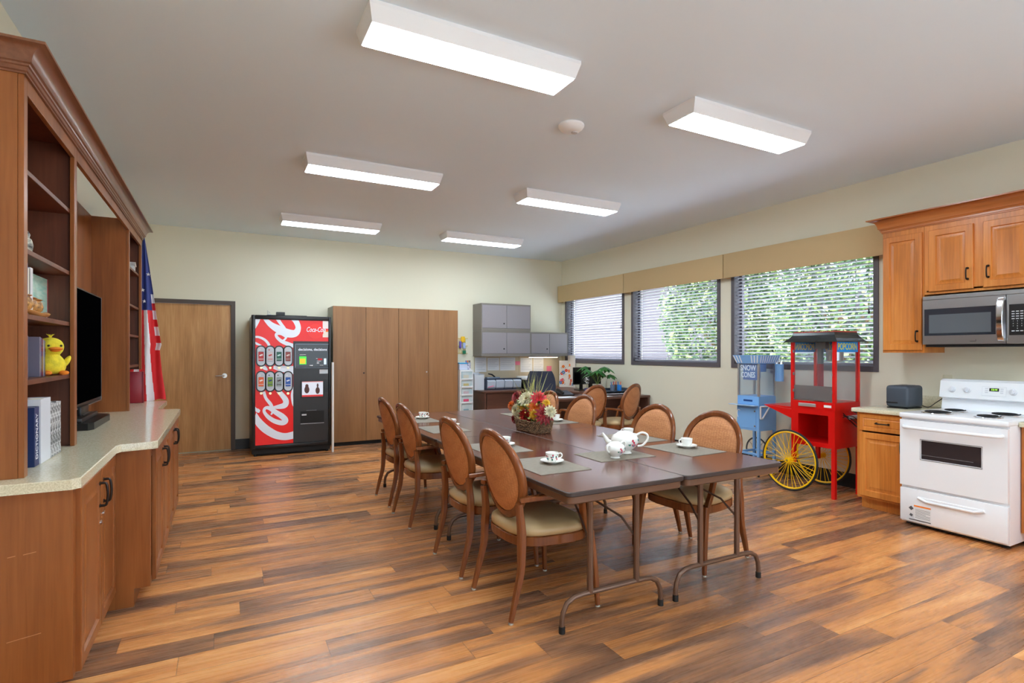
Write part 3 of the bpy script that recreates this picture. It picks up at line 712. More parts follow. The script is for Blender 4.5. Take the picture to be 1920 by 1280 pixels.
def base_left(name, y0, y1, xf, label, doors, locks=False, toe=.075):
    t = thing(name, ((XL + xf) / 2, (y0 + y1) / 2, 0), label, 'cabinet', 'cherry base cabinets along the left wall')
    g = G(); x = XL + .001
    def side(y, w): g.prism([(x, y, 0), (xf - toe, y, 0), (xf - toe, y, .10), (xf, y, .10), (xf, y, CZ - .042), (x, y, CZ - .042)], (0, w, 0))
    side(y0, .019); side(y1 - .019, .019)
    g.box(x, xf - .02, y0 + .019, y1 - .019, .10, .118); g.box(xf - toe - .012, xf - toe, y0 + .019, y1 - .019, 0, .10)
    g.box(x, x + .006, y0 + .019, y1 - .019, .118, CZ - .042)
    # face frame
    g.box(xf - .02, xf, y0 + .019, y0 + .06, .10, CZ - .042); g.box(xf - .02, xf, y1 - .06, y1 - .019, .10, CZ - .042)
    g.box(xf - .02, xf, y0 + .06, y1 - .06, CZ - .09, CZ - .042); g.box(xf - .02, xf, y0 + .06, y1 - .06, .10, .135)
    for i in range(1, len(doors) // 2 + 0): ym = (doors[2 * i - 1][1] + doors[2 * i][0]) / 2; g.box(xf - .02, xf, ym - .03, ym + .03, .135, CZ - .09)
    g.fin('carcass', M_cherry, t, smooth=0)
    for i, (a, b) in enumerate(doors):
        w = b - a; hx = w - .045 if i % 2 == 0 else .045
        door(t, 'door', (xf, a, .105), Y3, Z3, X3, w, CZ - .16, M_cherry, (hx, CZ - .16 - .115), None, .105, lock=((w - .02, .50) if i % 2 == 0 else (.035, .53)) if locks else None)
    return t
base_left('base_cabinet', 2.79, 3.69, -.53, 'cherry base cabinet at the near left, two locked doors', [(2.835, 3.262), (3.268, 3.672)], True)
base_left('base_cabinet', 3.692, 5.71, -.355, 'deeper cherry base cabinet of four doors, in the middle', [(3.78, 4.23), (4.235, 4.68), (4.72, 5.17), (5.175, 5.66)])
base_left('base_cabinet', 5.712, 6.70, -.53, 'cherry base cabinet at the far left end, hidden mostly by the deeper one', [(5.78, 6.20), (6.21, 6.63)])
g = G()
for x_, z_, w_ in ((-.72, .625, .012), (-.665, .630, .02), (-.70, .30, .035), (-.66, .305, .03)): g.obox((x_, 2.7895, z_), Vector((1, 0, .15)).normalized(), Vector((-.15, 0, 1)).normalized(), Y3, w_, .0012, .0003)
g.fin('scratches', mat('scratch_pale', (200, 140, 96), .6), [o for o in COL.objects if o.name == 'base_cabinet'][0], smooth=0, kind='stuff')
pts = [(XL + .001, 2.745), (-.525, 2.745), (-.500, 2.77), (-.500, 3.615), (-.485, 3.66), (-.345, 3.695), (-.32, 3.72), (-.32, 5.68), (-.345, 5.735), (-.485, 5.76), (-.50, 5.80), (-.50, 6.72), (-.52, 6.745), (XL + .001, 6.745)]
g = G(); lay = [(0, CZ - .041), (0, CZ - .003), (-.004, CZ)]
cc = Vector((-.75, 4.7, 0)); rs = []
for d, z in lay: rs.append([Vector((x + (0 if x < -.9 else d), y + (d if y > 6.7 else -d if y < 2.8 else 0), z)) for x, y in pts])
g.rings(rs); g.fin('countertop', M_quartz, None, smooth=25, label='long beige stone countertop along the left wall, stepped out in the middle', category='countertop')
# upper bookcases
SHZ = [1.302, 1.582, 1.856, 2.19]
def bookcase(y0, y1, label, zb):
    xf = -.70; t = thing('bookcase', ((XL + xf) / 2, (y0 + y1) / 2, CZ), label, 'bookcase', 'open cherry bookcases on the left counter')
    x = XL + .001; zt = 2.56; zc = CZ + .0005
    g = G(); 
    for a, k in ((y0, 0), (y1 - .019, 1)):
        z0 = zc if not (k and zb) else zb
        g.box(x, xf - .02, a, a + .019, z0, zt)
    g.box(x, xf - .02, y0 + .019, y1 - .019, zt - .019, zt)
    g.box(x, x + .006, y0 + .019, y1 - .019, zc, zt - .019)
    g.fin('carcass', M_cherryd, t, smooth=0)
    g = G(); g.box(xf - .02, xf, y0 - .001, y0 + .045, zc, zt, .002); g.box(xf - .02, xf, y1 - .055, y1 + .001, zb or zc, zt, .002); g.box(xf - .02, xf, y0 + .045, y1 - .055, 2.47, zt, .002)
    g.box(x, xf - .0201, y0 - .004, y0 - .0005, zc, zt)
    g.fin('face_frame', M_cherry, t, smooth=20)
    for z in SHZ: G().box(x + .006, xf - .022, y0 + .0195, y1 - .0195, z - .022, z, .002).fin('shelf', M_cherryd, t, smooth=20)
    return t
bookcase(2.865, 3.775, 'cherry bookcase with the toy duck and the blue dictionary, near left', None)
bookcase(5.70, 6.555, 'cherry bookcase at the far left by the flag', 1.25)
t = thing('television_surround', (-.85, 4.74, CZ), 'cherry wood back panel and top rail around the television', 'wall panel')
G().box(XL + .001, XL + .02, 3.777, 5.698, CZ + .001, 2.56).fin('back_panel', M_cherry, t, smooth=0)
G().box(-.72, -.70, 3.777, 5.698, 2.47, 2.56).fin('top_rail', M_cherry, t, smooth=0)
def crown(path, prof, name, m, **k):
    """path: list of (x,y) corners with outward 2-D miter vectors; prof: (out, z)"""
    g = G()
    for i in range(len(path) - 1):
        pass
    vs = [[g.bm.verts.new((x + mx * o_, y + my * o_, z)) for o_, z in prof] for x, y, mx, my in path]
    n = len(prof)
    for A, B in zip(vs, vs[1:]):
        for j in range(n): g.face([A[j], B[j], B[(j + 1) % n], A[(j + 1) % n]])
    g.face(vs[0]); g.face(vs[-1][::-1])
    return g.fin(name, m, None, smooth=25, **k)
CP = lambda z0, z1, p: [(0, z0), (.008, z0), (.008, z0 + .007), (.014, z0 + .010), (.014, z0 + .026), (.020, z0 + .029), (.022, z0 + .036), (.030, z0 + .040)] + \
    [(.030 + (p - .040) * (1 - cos(a)), z0 + .040 + (z1 - z0 - .052) * sin(a)) for a in [radians(15 * i) for i in range(1, 7)]] + [(p, z1 - .011), (p, z1), (0, z1)]
crown([(XL + .001, 2.861, 0, -1), (-.699, 2.861, 1, -1), (-.699, 6.557, 1, 1), (XL + .001, 6.557, 0, 1)], CP(2.535, 2.645, .085), 'crown_moulding', wood('cherry_crown', (104, 64, 46), (124, 78, 56), (138, 90, 66), .28, axis='Y'),
      label='long cherry crown moulding along the top of the left bookcases', category='moulding')
# books --------------------------------------------------------------
M_paper = mat('book_pages', (232, 226, 210), .8)
def book(x0, x1, y0, y1, z, h, col, label, spine='x', grp=None, text=None, rough=.45, tcol=(230, 230, 235)):
    """upright book; spine faces +x; thickness along y"""
    t = thing('book', ((x0 + x1) / 2, (y0 + y1) / 2, z), label, 'book', grp)
    m = mat('cover_%d_%d_%d' % tuple(col), col, rough); c = .0025; g = G()
    g.box(x0, x1 - c, y0, y0 + c, z, z + h); g.box(x0, x1 - c, y1 - c, y1, z, z + h); g.box(x1 - c, x1, y0, y1, z, z + h, .001)
    g.fin('cover', m, t, smooth=0)
    G().box(x0 + .004, x1 - c, y0 + c, y1 - c, z + .004, z + h - .004).fin('pages', M_paper, t, smooth=0)
    if text: 
        G().text(text, (x1 + .0006, (y0 + y1) / 2, z + h / 2), Z3, -Y3, (y1 - y0) * .62, .0006, sx=.78).fin('lettering', mat('lettering_%d' % tcol[0], tcol, .5), t, smooth=0)
    return t
zc = CZ + .0008; GB = 'books standing on the left bookcase'
# near bookcase, lowest bay on the counter
def yat(u, X): return onX(u, 600, X).y
yd = yat(73.5, -.725)
book(-.93, -.725, yd - .07, yd, zc, .262, (26, 46, 96), 'thick blue dictionary with silver lettering on the lowest bay', text='DICTIONARY', grp=GB)
yb2 = yat(95, -.72)
book(-.955, -.72, yd + .004, yb2, zc, .292, (214, 216, 224), 'wide white binder right of the blue dictionary', grp=GB)
yb3 = yat(114, -.72); n = 4
M_mar = mat('marbled_black_white', (228, 228, 230), .5, c2=(20, 20, 24), nscale=70)
for k in range(n):
    a = yb2 + .003 + (yb3 - yb2) * k / n; b = yb2 + .003 + (yb3 - yb2) * (k + 1) / n - .002
    t = book(-.90, -.72, a, b, zc, .262 - .004 * (k % 2), (225 - k, 225, 228), 'black and white marbled notebook right of the white binder', grp='black and white marbled notebooks')
    t.children[0].data.materials[0] = M_mar
# shelf 1.302: dvds + duck
z = 1.3028; y = 2.93; rr = random.Random(3)
for k in range(7):
    w = .017; c_ = [(70, 52, 70), (120, 116, 134), (70, 60, 110), (120, 40, 50), (150, 150, 160), (50, 60, 90), (110, 100, 120)][k]
    yy = 2.925 + .024 * k + .06
    o = G().box(-.93, -.755, yy, yy + w, z, z + .19, .0015).fin('disc_case', mat('case_%d' % k, c_, .15), None, smooth=20, category='disc case', group='disc cases on the duck shelf', label='slim disc case left of the toy duck')
yy_ = yat(77, -.76)
for k in range(5):
    yy = yy_ + .020 * (k) - .02
    if yy < 3.16: continue
    G().box(-.93, -.76, yy, yy + .016, z, z + .19 - .004 * k, .0015).fin('disc_case', mat('case_%d' % (k + 1), (80, 60, 80), .15), None, smooth=20, category='disc case', group='disc cases on the duck shelf', label='slim disc case left of the toy duck')
# duck
dy = yat(100, -.76); dk = Vector((-.772, dy - .0, z)); t = thing('plush_duck', dk, 'yellow plush duck with orange beak and feet sitting on the shelf', 'plush toy')
M_duck = mat('yellow_plush', (246, 226, 60), .95, noise=.12, nscale=30, bump=.4, bscale=300); M_beak = mat('orange_plush', (246, 140, 40), .9)
f = Vector((.55, -.84, 0)).normalized(); l = Vector((-f.y, f.x, 0))
g = G(); g.lathe([(.03, .004), (.055, .012), (.068, .04), (.060, .075), (.04, .100), (.036, .104), (.050, .118), (.058, .142), (.052, .168), (.034, .186), (.008, .193)], dk, 24)
g.fin('body', M_duck, t, smooth=80, sub=1)
g = G(); b = dk + f * .060 + Z3 * .134; Mr = Matrix((tuple(f), tuple(l), (0, 0, 1))).transposed()
g.ball(b, (.030, .030, .009), 12, 6, Mr); g.ball(b + f * -.004 + Z3 * -.008, (.024, .022, .007), 12, 6, Mr); g.fin('beak', M_beak, t, smooth=80)
for s in (-1, 1):
    G().ball(dk + f * .050 + l * (s * .026) + Z3 * .150, .0058, 8, 6).fin('eye', M_black, t, smooth=80)
    G().ball(dk + f * .055 + l * (s * .036) + Z3 * .012, (.032, .020, .012), 12, 6, Mr).fin('foot', M_beak, t, smooth=80)
    w = dk + l * (s * .066) + f * .008 + Z3 * .068; q = Matrix.Rotation(s * -.5, 3, f)
    G().ball(w, (.020, .012, .034), 12, 8, q @ Mr).fin('wing', M_duck, t, smooth=80)
g = G()
for k in range(7): a = k * .9; g.tube([dk + Z3 * .188, dk + Z3 * .200 + Vector((cos(a), sin(a), 0)) * .006, dk + Z3 * .210 + Vector((cos(a), sin(a), 0)) * .017], [.003, .0022, .0006], 5)
g.fin('tuft', M_duck, t)
# shelf 1.582
z = 1.5828
for k, (w, h, c_, lb) in enumerate(((.030, .225, (70, 110, 180), 'blue book at the left end of the wood bowl shelf'), (.018, .205, (236, 232, 214), 'thin cream book beside the blue one'), (.012, .205, (60, 60, 64), 'thin dark book between cream and white ones'), (.036, .212, (222, 222, 226), 'thick white book beside the teal picture book'))):
    yy = 3.03 + (0, .032, .052, .066)[k] + .04
    book(-.93, -.745, yy, yy + w, z, h, c_, lb, grp=GB)
ya = yat(69, -.80); yb = yat(98.5, -.80)
t = thing('picture_book', (-.83, (ya + yb) / 2, z), 'teal picture book with a red spine standing face out', 'book')
G().box(-.835, -.822, ya, yb, z, z + .225).fin('cover', mat('teal_cover', (150, 206, 190), .5, c2=(206, 226, 210), nscale=9, stretch=(1, 1, 6)), t, smooth=0)
G().box(-.837, -.820, yb, yb + .012, z, z + .225).fin('spine', mat('red_spine', (190, 40, 56), .5), t, smooth=0)
bc = Vector((-.765, 3.235, z)); t = thing('wooden_tray', bc, 'boat shaped carved wooden tray on the shelf', 'tray')
g = G(); rs = []
for i in range(15):
    q = -1 + 2 * i / 14; w = .050 * (1 - abs(q) ** 2.4) + .003; zz = .022 * abs(q) ** 2
    rs.append([bc + Vector((w * cos(a),   .235 * q, zz + .012 + .018 * (sin(a) if sin(a) < 0 else .35 * sin(a)) * (w / .045))) for a in [2 * pi * j / 14 for j in range(14)]])
g.rings(rs).fin('hull', mat('pale_carved_wood', (206, 150, 84), .4, c2=(176, 116, 56), nscale=9), t, smooth=50)
for k, (dy_, r) in enumerate(((-.12, .034), (-.035, .031), (.055, .030))):
    c = bc + Vector((.0, dy_, .0165)); t = thing('wooden_owl', c, ['largest', 'middle', 'smallest'][k] + ' of the three round carved wooden owls on the tray', 'figurine', 'carved owls on the tray')
    G().lathe([(.3 * r, 0), (.9 * r, .4 * r), (1.05 * r, 1.0 * r), (.85 * r, 1.7 * r), (.5 * r, 2.0 * r)], c, 16).fin('body', mat('carved_wood', (214, 160, 92), .5, c2=(120, 80, 44), nscale=60), t, smooth=60)
    G().lathe([(.7 * r, 1.95 * r), (.95 * r, 2.08 * r), (.7 * r, 2.2 * r), (.2 * r, 2.35 * r)], c, 14).fin('cap', mat('cap_wood', (186, 128, 60), .4), t, smooth=60)
# shelf 1.856: pale figurine
c = Vector((-.765, yat(46.5, -.765), 1.8568)); t = thing('owl_figurine', c, 'small cream and black figurine on the upper shelf', 'figurine')
G().lathe([(.018, 0), (.026, .01), (.030, .035), (.024, .06), (.016, .068), (.019, .082), (.012, .097), (.002, .102)], c, 16).fin('body', mat('speckled_cream', (222, 218, 196), .4, c2=(50, 50, 60), nscale=50), t, smooth=60)
# television
TVX = -.85; y0, y1 = 4.02, 5.42; t = thing('television', (TVX, 4.72, CZ), 'large black flat television on the left counter', 'television')
G().box(TVX - .035, TVX, y0, y1, 1.045, 1.86, .006).fin('housing', M_black, t, smooth=30)
G().box(TVX + .0002, TVX + .0012, y0 + .012, y1 - .012, 1.07, 1.848).fin('screen', mat('tv_screen', (3, 3, 4), .6, spec=0), t, smooth=0)
g = G(); g.box(TVX - .03, TVX + .002, y0 + .002, y1 - .002, 1.036, 1.044); g.box(TVX - .03, TVX + .0025, y1 - .004, y1 + .001, 1.046, 1.855); g.fin('trim_strip', M_steel, t, smooth=0)
g = G(); c = Vector((-.83, 4.92, CZ + .0008)); g.box(-.86, -.83, 4.6, 4.84, .99, 1.05, .004); g.box(-.875, -.82, 4.62, 4.82, CZ + .076, 1.0, .004)
g.fin('stand', M_black, t, smooth=30)
c = Vector((-.80, 4.86, CZ + .0008))
a0, b0 = onX(186, 778, -.74).y, 0
G().prism([(-.93, 4.40, c.z), (-.76, 4.40, c.z), (-.735, 4.45, c.z), (-.735, 5.02, c.z), (-.80, 5.10, c.z), (-.93, 5.10, c.z)], (0, 0, .045)).fin('stand_base', M_black, t, smooth=0)
G().box(-.92, -.80, 4.45, 4.97, c.z + .045, c.z + .075, .004).fin('stand_riser', M_black, t, smooth=30)
# far bookcase items
z = CZ + .0008
t = thing('binder', (-.80, 6.57, z), 'dark red binder standing on the counter below the far bookcase', 'binder')
pa, pb = onX(243, 700, -.86), onX(272, 700, -.70); yf = 6.565
G().box(-.925, -.69, yf, yf + .05, z, z + .31, .004).fin('cover', mat('dark_red_cover', (150, 22, 40), .35), t, smooth=25)
G().box(-.70, -.6885, yf - .002, yf + .052, z, z + .31, .002).fin('spine', mat('dark_red_spine', (130, 24, 44), .4), t, smooth=25)
for k, (c_, dy_) in enumerate((((230, 226, 210), 0), ((200, 190, 170), 1))):
    book(-.93, -.735, 5.86 + .05 * dy_, 5.90 + .05 * dy_, z, .22 - .02 * k, c_, ['cream', 'light tan'][k] + ' book beside the dark red binder', grp='pale books below the far bookcase')
hz = 2.1908; c = Vector((-.775, onX(249, 490, -.76).y, hz)); t = thing('toy_house', c, 'tiny white house ornament on the top shelf of the far bookcase', 'ornament')
g = G(); 
for a, b, d, e in ((-.03, .03, -.05, -.044), (-.03, .03, .044, .05), (-.03, -.024, -.044, .044), (.024, .03, -.044, -.015), (.024, .03, .015, .044), (-.03, .03, -.05, .05)):
    if (a, b, d, e) == (-.03, .03, -.05, .05): g.box(c.x + a, c.x + b, c.y + d, c.y + e, hz, hz + .004)
    else: g.box(c.x + a, c.x + b, c.y + d, c.y + e, hz + .004, hz + .065)
g.fin('walls', M_whitep, t, smooth=0)
G().prism([c + Vector((-.038, -.06, .064)), c + Vector((-.038, .06, .064)), c + Vector((-.038, 0, .105))], (.076, 0, 0)).fin('roof', M_whitep, t, smooth=0)
t = thing('picture_card', (-.80, 5.78, 1.857), 'tall cream card leaning on the second shelf of the far bookcase', 'card')
G().prism([(-.745, 5.775, 1.8568), (-.735, 5.775, 1.8568), (-.80, 5.775, 2.10), (-.81, 5.775, 2.10)], (0, .10, 0)).fin('card', mat('cream_card', (228, 208, 160), .7), t, smooth=0)
# ---------------------------------------------------------------- flag
FPX, FPY = -.745, 7.05
t = thing('flag_stand', (FPX, FPY, 0), 'pole with base holding the striped flag beside the far bookcase', 'flag pole')
G().cyl((FPX, FPY, .02), (FPX, FPY, 2.70), .011, 12).fin('pole', mat('flag_pole_wood', (190, 150, 90), .4), t)
G().lathe([(.13, 0), (.13, .02), (.05, .035), (.02, .06)], (FPX, FPY, 0), 24).fin('base', mat('brass', (190, 160, 90), .3, .9), t)
G().lathe([(.012, 2.70), (.020, 2.72), (.014, 2.745), (.022, 2.77), (.002, 2.83)], (FPX, FPY, 0), 12).fin('finial', M_whitep, t)
M_fr, M_fw, M_fb = mat('flag_red', (222, 40, 46), .7), mat('flag_white', (236, 236, 242), .7), mat('flag_blue', (48, 62, 136), .7)
g = G(); NU, NV = 120, 90; V_ = []
def edge_r(z): # right silhouette of the draped cloth
    P = [(2.64, .008), (2.30, .055), (2.0, .095), (1.75, .125), (1.50, .165), (1.44, .15), (1.2, .17), (.95, .205), (.88, .21)]
    for (za, a), (zb, b) in zip(P, P[1:]):
        if z >= zb: return a + (b - a) * (za - z) / (za - zb)
    return P[-1][1]
for j in range(NV + 1):
    z = 2.64 - (2.64 - .90) * j / NV; row = []; er = edge_r(z); el_ = -er * .9
    for i in range(NU + 1):
        s = i / NU; x = FPX + .012 + el_ + (er - el_) * s; amp = .004 + er * .16
        row.append(g.bm.verts.new((x, FPY - .02 - er * .25 + amp * sin(s * 15 + j * .03) - er * .3 * (1 - (2 * s - 1) ** 2), z + (.02 * sin(s * 9) if j == NV else 0))))
    V_.append(row)
for j in range(NV):
    z = 2.64 - (2.64 - .90) * (j + .5) / NV
    for i in range(NU):
        s = (i + .5) / NU
        if z > 1.86: k = 2
        else:
            k = 0 if int((s + .02 * (1.86 - z)) * 7.5 + .2) % 2 else 1
            k = 1 if .50 < s - (1.86 - z) * .08 + .0 < .66 else (0 if s > .45 else k)
        er = edge_r(z)
        if s > .84 and 1.44 < z < 2.04: k = int((2.04 - z) / .088) % 2 ^ 1
        g.m(k); g.face([V_[j][i], V_[j][i + 1], V_[j + 1][i + 1], V_[j + 1][i]])
fl = g.fin('flag', [M_fr, M_fw, M_fb], None, smooth=80)
md = fl.modifiers.new('th', 'SOLIDIFY'); md.thickness = .0015
g = G()
def star(u, v, r):
    p = onY(u, v, FPY - .06); 
    y = FPY - .075
    g.prism([Vector((p.x + r * (1 if k % 2 == 0 else .4) * sin(k * pi / 5), y - (p.x - FPX) * .35, p.z + r * (1 if k % 2 == 0 else .4) * cos(k * pi / 5))) for k in range(10)], (0, -.001, 0))
for u, v in ((271.5, 565), (268, 544), (279, 515)): star(u, v, .022)
for z_ in (1.96, 2.08, 2.2): pass
g.fin('stars', M_fw, fl, smooth=0)
recentre_f = None
fl['label'] = 'striped flag with white stars on blue hanging from the pole at the far left'; fl['category'] = 'flag'
# ================================================================ KITCHEN
KX = 5.145   # face frame plane of the base cabinets
NX = -X3
def base_right(y0, y1, label, rows, toe=.075, drop=0):
    t = thing('base_cabinet', ((KX + XR) / 2, (y0 + y1) / 2, 0), label, 'cabinet', 'honey wood base cabinets of the kitchen')
    g = G(); zt = CZ - .037
    for a in (y0, y1 - .018): g.prism([(XR - .001, a, 0), (KX + toe, a, 0), (KX + toe, a, .105), (KX, a, .105), (KX, a, zt), (XR - .001, a, zt)], (0, .018, 0))
    g.box(KX + toe, KX + toe + .015, y0 + .018, y1 - .018, 0, .105); g.box(KX, XR - .001, y0 + .018, y1 - .018, .105, .12)
    g.box(KX, KX + .02, y0 + .018, y0 + .045, .12, zt); g.box(KX, KX + .02, y1 - .045, y1 - .018, .12, zt)
    g.box(KX, KX + .02, y0 + .045, y1 - .045, zt - .035, zt); g.box(XR - .01, XR - .001, y0 + .018, y1 - .018, .12, zt)
    g.fin('carcass', M_honey, t, smooth=0)
    for kind, z0, z1 in rows:
        w = (y1 - .03) - (y0 + .02)
        o = (KX, y1 - .03, z0)  # U runs towards -Y as seen from the room
        if kind == 'drawer': door(t, 'drawer', o, -Y3, Z3, NX, w, z1 - z0, M_honey, (w / 2, (z1 - z0) / 2), (0, -1, 0), .10)
        else: door(t, 'door', o, -Y3, Z3, NX, w, z1 - z0, M_honey, (w - .04, z1 - z0 - .10), None, .10)
    return t
RY0, RY1 = 1.792, 2.508
base_right(RY1 + .004, 2.955, 'honey wood base cabinet with one drawer and one door, left of the stove', [('door', .125, .70), ('drawer', .715, .862)])
base_right(1.13, RY0 - .004, 'honey wood drawer cabinet right of the stove, cut by the frame', [('drawer', .125, .33), ('drawer', .345, .52), ('drawer', .535, .70), ('drawer', .715, .862)])
for (a, b), lb in (((RY1 + .002, 2.985), 'short beige countertop with the dark toaster, left of the stove'), ((1.12, RY0 - .002), 'beige countertop right of the stove')):
    t = thing('countertop', (5.47, (a + b) / 2, CZ - .037), lb, 'countertop', 'beige kitchen countertops')
    G().box(KX - .045, XR - .001, a, b, CZ - .0365, CZ, .006).fin('slab', M_quartz, t, smooth=25)
    G().box(XR - .022, XR - .001, a, b, CZ + .0005, CZ + .10, .003).fin('backsplash', M_quartz, t, smooth=25)
# toaster-like dark box
c = Vector((5.50, 2.74, CZ + .0008)); t = thing('toaster', c, 'slate grey toaster standing on the short counter left of the stove', 'toaster')
M_slate = mat('slate_plastic', (62, 70, 82), .42)
G().box(c.x - .13, c.x + .13, c.y - .095, c.y + .095, c.z + .008, c.z + .205, .028, 4).fin('body', M_slate, t, smooth=50)
G().box(c.x - .132, c.x - .128, c.y - .01, c.y + .085, c.z + .045, c.z + .056).fin('lever_slot', M_black, t, smooth=0)
g = G(); g.box(c.x - .09, c.x + .09, c.y - .045, c.y - .02, c.z + .2, c.z + .2062); g.box(c.x - .09, c.x + .09, c.y + .02, c.y + .045, c.z + .2, c.z + .2062); g.fin('bread_slots', M_black, t, smooth=0)
G().box(c.x - .12, c.x + .12, c.y - .085, c.y + .085, c.z, c.z + .009).fin('base', M_black, t, smooth=0)
g = G(); oy = c.y - .19
g.tube(smoothpath([(c.x + .1, c.y - .09, c.z + .03), (c.x + .15, c.y - .12, c.z + .006), (c.x + .2, c.y - .16, c.z + .05), (XR - .05, oy - .01, c.z + .12), (XR - .03, oy, c.z + .19), (XR - .035, oy, c.z + .235)], 6), .0035, 8)
g.tube(smoothpath([(XR - .036, oy, c.z + .235), (XR - .05, oy - .05, c.z + .17), (XR - .06, oy - .05, c.z + .10), (XR - .07, oy + .0, c.z + .10), (XR - .05, oy + .02, c.z + .15)], 6), .0035, 8)
g.fin('power_cord', M_black, t)
t = thing('wall_outlet', (XR - .003, oy, 1.14), 'cream outlet on the wall above the toaster cord', 'outlet')
G().box(XR - .006, XR - .0005, oy - .037, oy + .037, 1.10, 1.215, .002).fin('plate', mat('cream_plastic', (222, 216, 190), .4), t, smooth=25)
G().box(XR - .034, XR - .006, oy - .014, oy + .014, 1.135, 1.165, .003).fin('plug', M_black, t, smooth=25)
# ---------------------------------------------------------------- stove
SX = 4.955; t = thing('stove', (5.3, (RY0 + RY1) / 2, 0), 'white electric stove with coil burners between the honey wood cabinets', 'stove')
y0, y1 = RY0, RY1
g = G(); g.box(SX + .03, 5.66, y0 + .004, y1 - .004, .03, CZ - .005, .004); g.fin('body', M_white, t, smooth=25)
g = G()
for yy in (y0 + .06, y1 - .06):
    for xx in (SX + .09, 5.6): G().cyl((xx, yy, 0), (xx, yy, .0295), .018, 10).fin('foot', M_blackm, t, smooth=20)
G().box(SX + .07, SX + .08, y0 + .02, y1 - .02, .006, .0295).fin('toe_strip', M_blackm, t, smooth=20)
g = G(); g.box(SX - .008, 5.62, y0, y1, CZ - .03, CZ + .012, .012, 3); g.fin('cooktop', M_white, t, smooth=40)
z0, z1 = .335, CZ - .045
wA, wB = onX(1727, 817, SX), onX(1840, 875, SX)
wy0, wy1, wz0, wz1 = wB.y, wA.y, .565, .715
g = G()
for q in ((y0 + .006, wy0, z0, z1), (wy1, y1 - .006, z0, z1), (wy0, wy1, z0, wz0), (wy0, wy1, wz1, z1)): g.box(SX, SX + .028, *q)
bmesh.ops.remove_doubles(g.bm, verts=g.bm.verts, dist=1e-5)
od = g.fin('oven_door', M_white, t, smooth=0)
G().box(SX + .004, SX + .009, wy0 - .004, wy1 + .004, wz0 - .004, wz1 + .004).fin('window', mat('oven_glass', (52, 46, 48), .08), od, smooth=0)
g = G(); pts = [(wy0 - .006, wz0 - .006), (wy1 + .006, wz0 - .006), (wy1 + .006, wz1 + .006), (wy0 - .006, wz1 + .006)]
g.tube([(SX - .0005, a, b) for a, b in pts], .003, 6, closed=True); g.box(SX + .002, SX + .0035, wy0 + .05, wy1 - .004, wz0 + .030, wz0 + .034)
g.fin('window_trim', mat('trim_grey', (150, 152, 156), .3, .6), od)
g = G(); hz = .812
P = smoothpath([(SX, y1 - .035, hz + .004), (SX - .03, y1 - .05, hz), (SX - .046, y1 - .10, hz), (SX - .050, (y0 + y1) / 2, hz), (SX - .046, y0 + .10, hz), (SX - .03, y0 + .05, hz), (SX, y0 + .035, hz + .004)], 5)
g.tube(P, .013, 10, up=(0, 0, 1)).fin('handle', M_white, od)
dw = G(); dw.box(SX + .001, SX + .03, y0 + .006, y1 - .006, .045, .312, .006, 2); dd = dw.fin('drawer', M_white, t, smooth=40)
g = G(); zz = .235
for s in (1,): g.tube([(SX - .004, y1 - .14, zz + .014), (SX - .008, y1 - .12 - .08, zz - .006), (SX - .008, y0 + .12 + .08, zz - .006), (SX - .004, y0 + .14, zz + .014)], .011, 8, up=(0, 0, 1))
g.box(SX - .006, SX + .002, y0 + .14, y1 - .14, zz + .004, zz + .022, .003)
g.fin('pull_ridge', M_white, dd, smooth=50)
g = G(); ly = y1 - .075
g.box(SX - .0002, SX + .0008, ly - .155, ly - .035, .07, .185); lb = g.fin('warning_sticker', mat('sticker_white', (232, 232, 232), .5), dd, smooth=0)
G().box(SX - .0012, SX - .0004, ly - .155, ly - .035, .173, .185).fin('orange_band', mat('sticker_orange', (240, 130, 40), .5), lb, smooth=0)
g = G(); 
for k in range(7): g.box(SX - .0012, SX - .0004, ly - .15 + (.03 if k == 3 else 0), ly - .045, .085 + k * .011, .0875 + k * .011)
g.obox((SX - .001, ly - .015, .155), Vector((0, .7, .7)), Vector((0, -.7, .7)), X3, .013, .013, .0005); g.obox((SX - .001, ly - .015, .10), Vector((0, .9, .4)), Vector((0, -.4, .9)), X3, .010, .010, .0005)
g.box(SX - .0012, SX - .0004, ly - .155, ly + .0, .062, .069)
g.fin('sticker_print', mat('print_grey', (90, 90, 94), .6), lb, smooth=0)
# backguard
g = G(); bx = 5.62; pr = [(bx, CZ + .0), (bx + .02, CZ + .105), (bx - .035, CZ + .115), (bx - .01, CZ + .255), (bx + .02, CZ + .272), (bx + .07, CZ + .272), (bx + .085, CZ)]
g.prism([(x, y0 + .004, z) for x, z in pr], (0, y1 - y0 - .008, 0)); bg = g.fin('backguard', M_white, t, smooth=0)
bd = Vector((.025, 0, .14)).normalized(); bn = Vector((-.14, 0, .025)).normalized()
cen = Vector((bx - .0225, 0, CZ + .185))
for yy in (y1 - .095, y1 - .205, y0 + .095, y0 + .205):
    p = cen + Y3 * yy; g = G(); g.tube([p, p + bn * .007, p + bn * .008, p + bn * .022], [.027, .026, .020, .017], 18); g.obox(p + bn * .021, Y3, bd, bn, .005, .018, .008)
    g.fin('knob', mat('knob_white', (224, 226, 232), .3), bg)
p = cen + Y3 * ((y0 + y1) / 2 - .03); g = G().obox(p + bd * .012, Y3, bd, bn, .032, .013, .002); dsp = g.fin('display', M_black, bg, smooth=0)
G().text('12:14', p + bd * .012 + bn * .0022, -Y3, bd, .019, .0004).fin('digits', mat('green_digits', (150, 240, 60), .5, emit=2.5), dsp, smooth=0)
g = G()
for s in (-1, 1):
    for k in range(3): g.obox(p + Y3 * (s * .05) + bd * (.02 - .016 * k) + bn * .0005, Y3, bd, bn, .010, .004, .001)
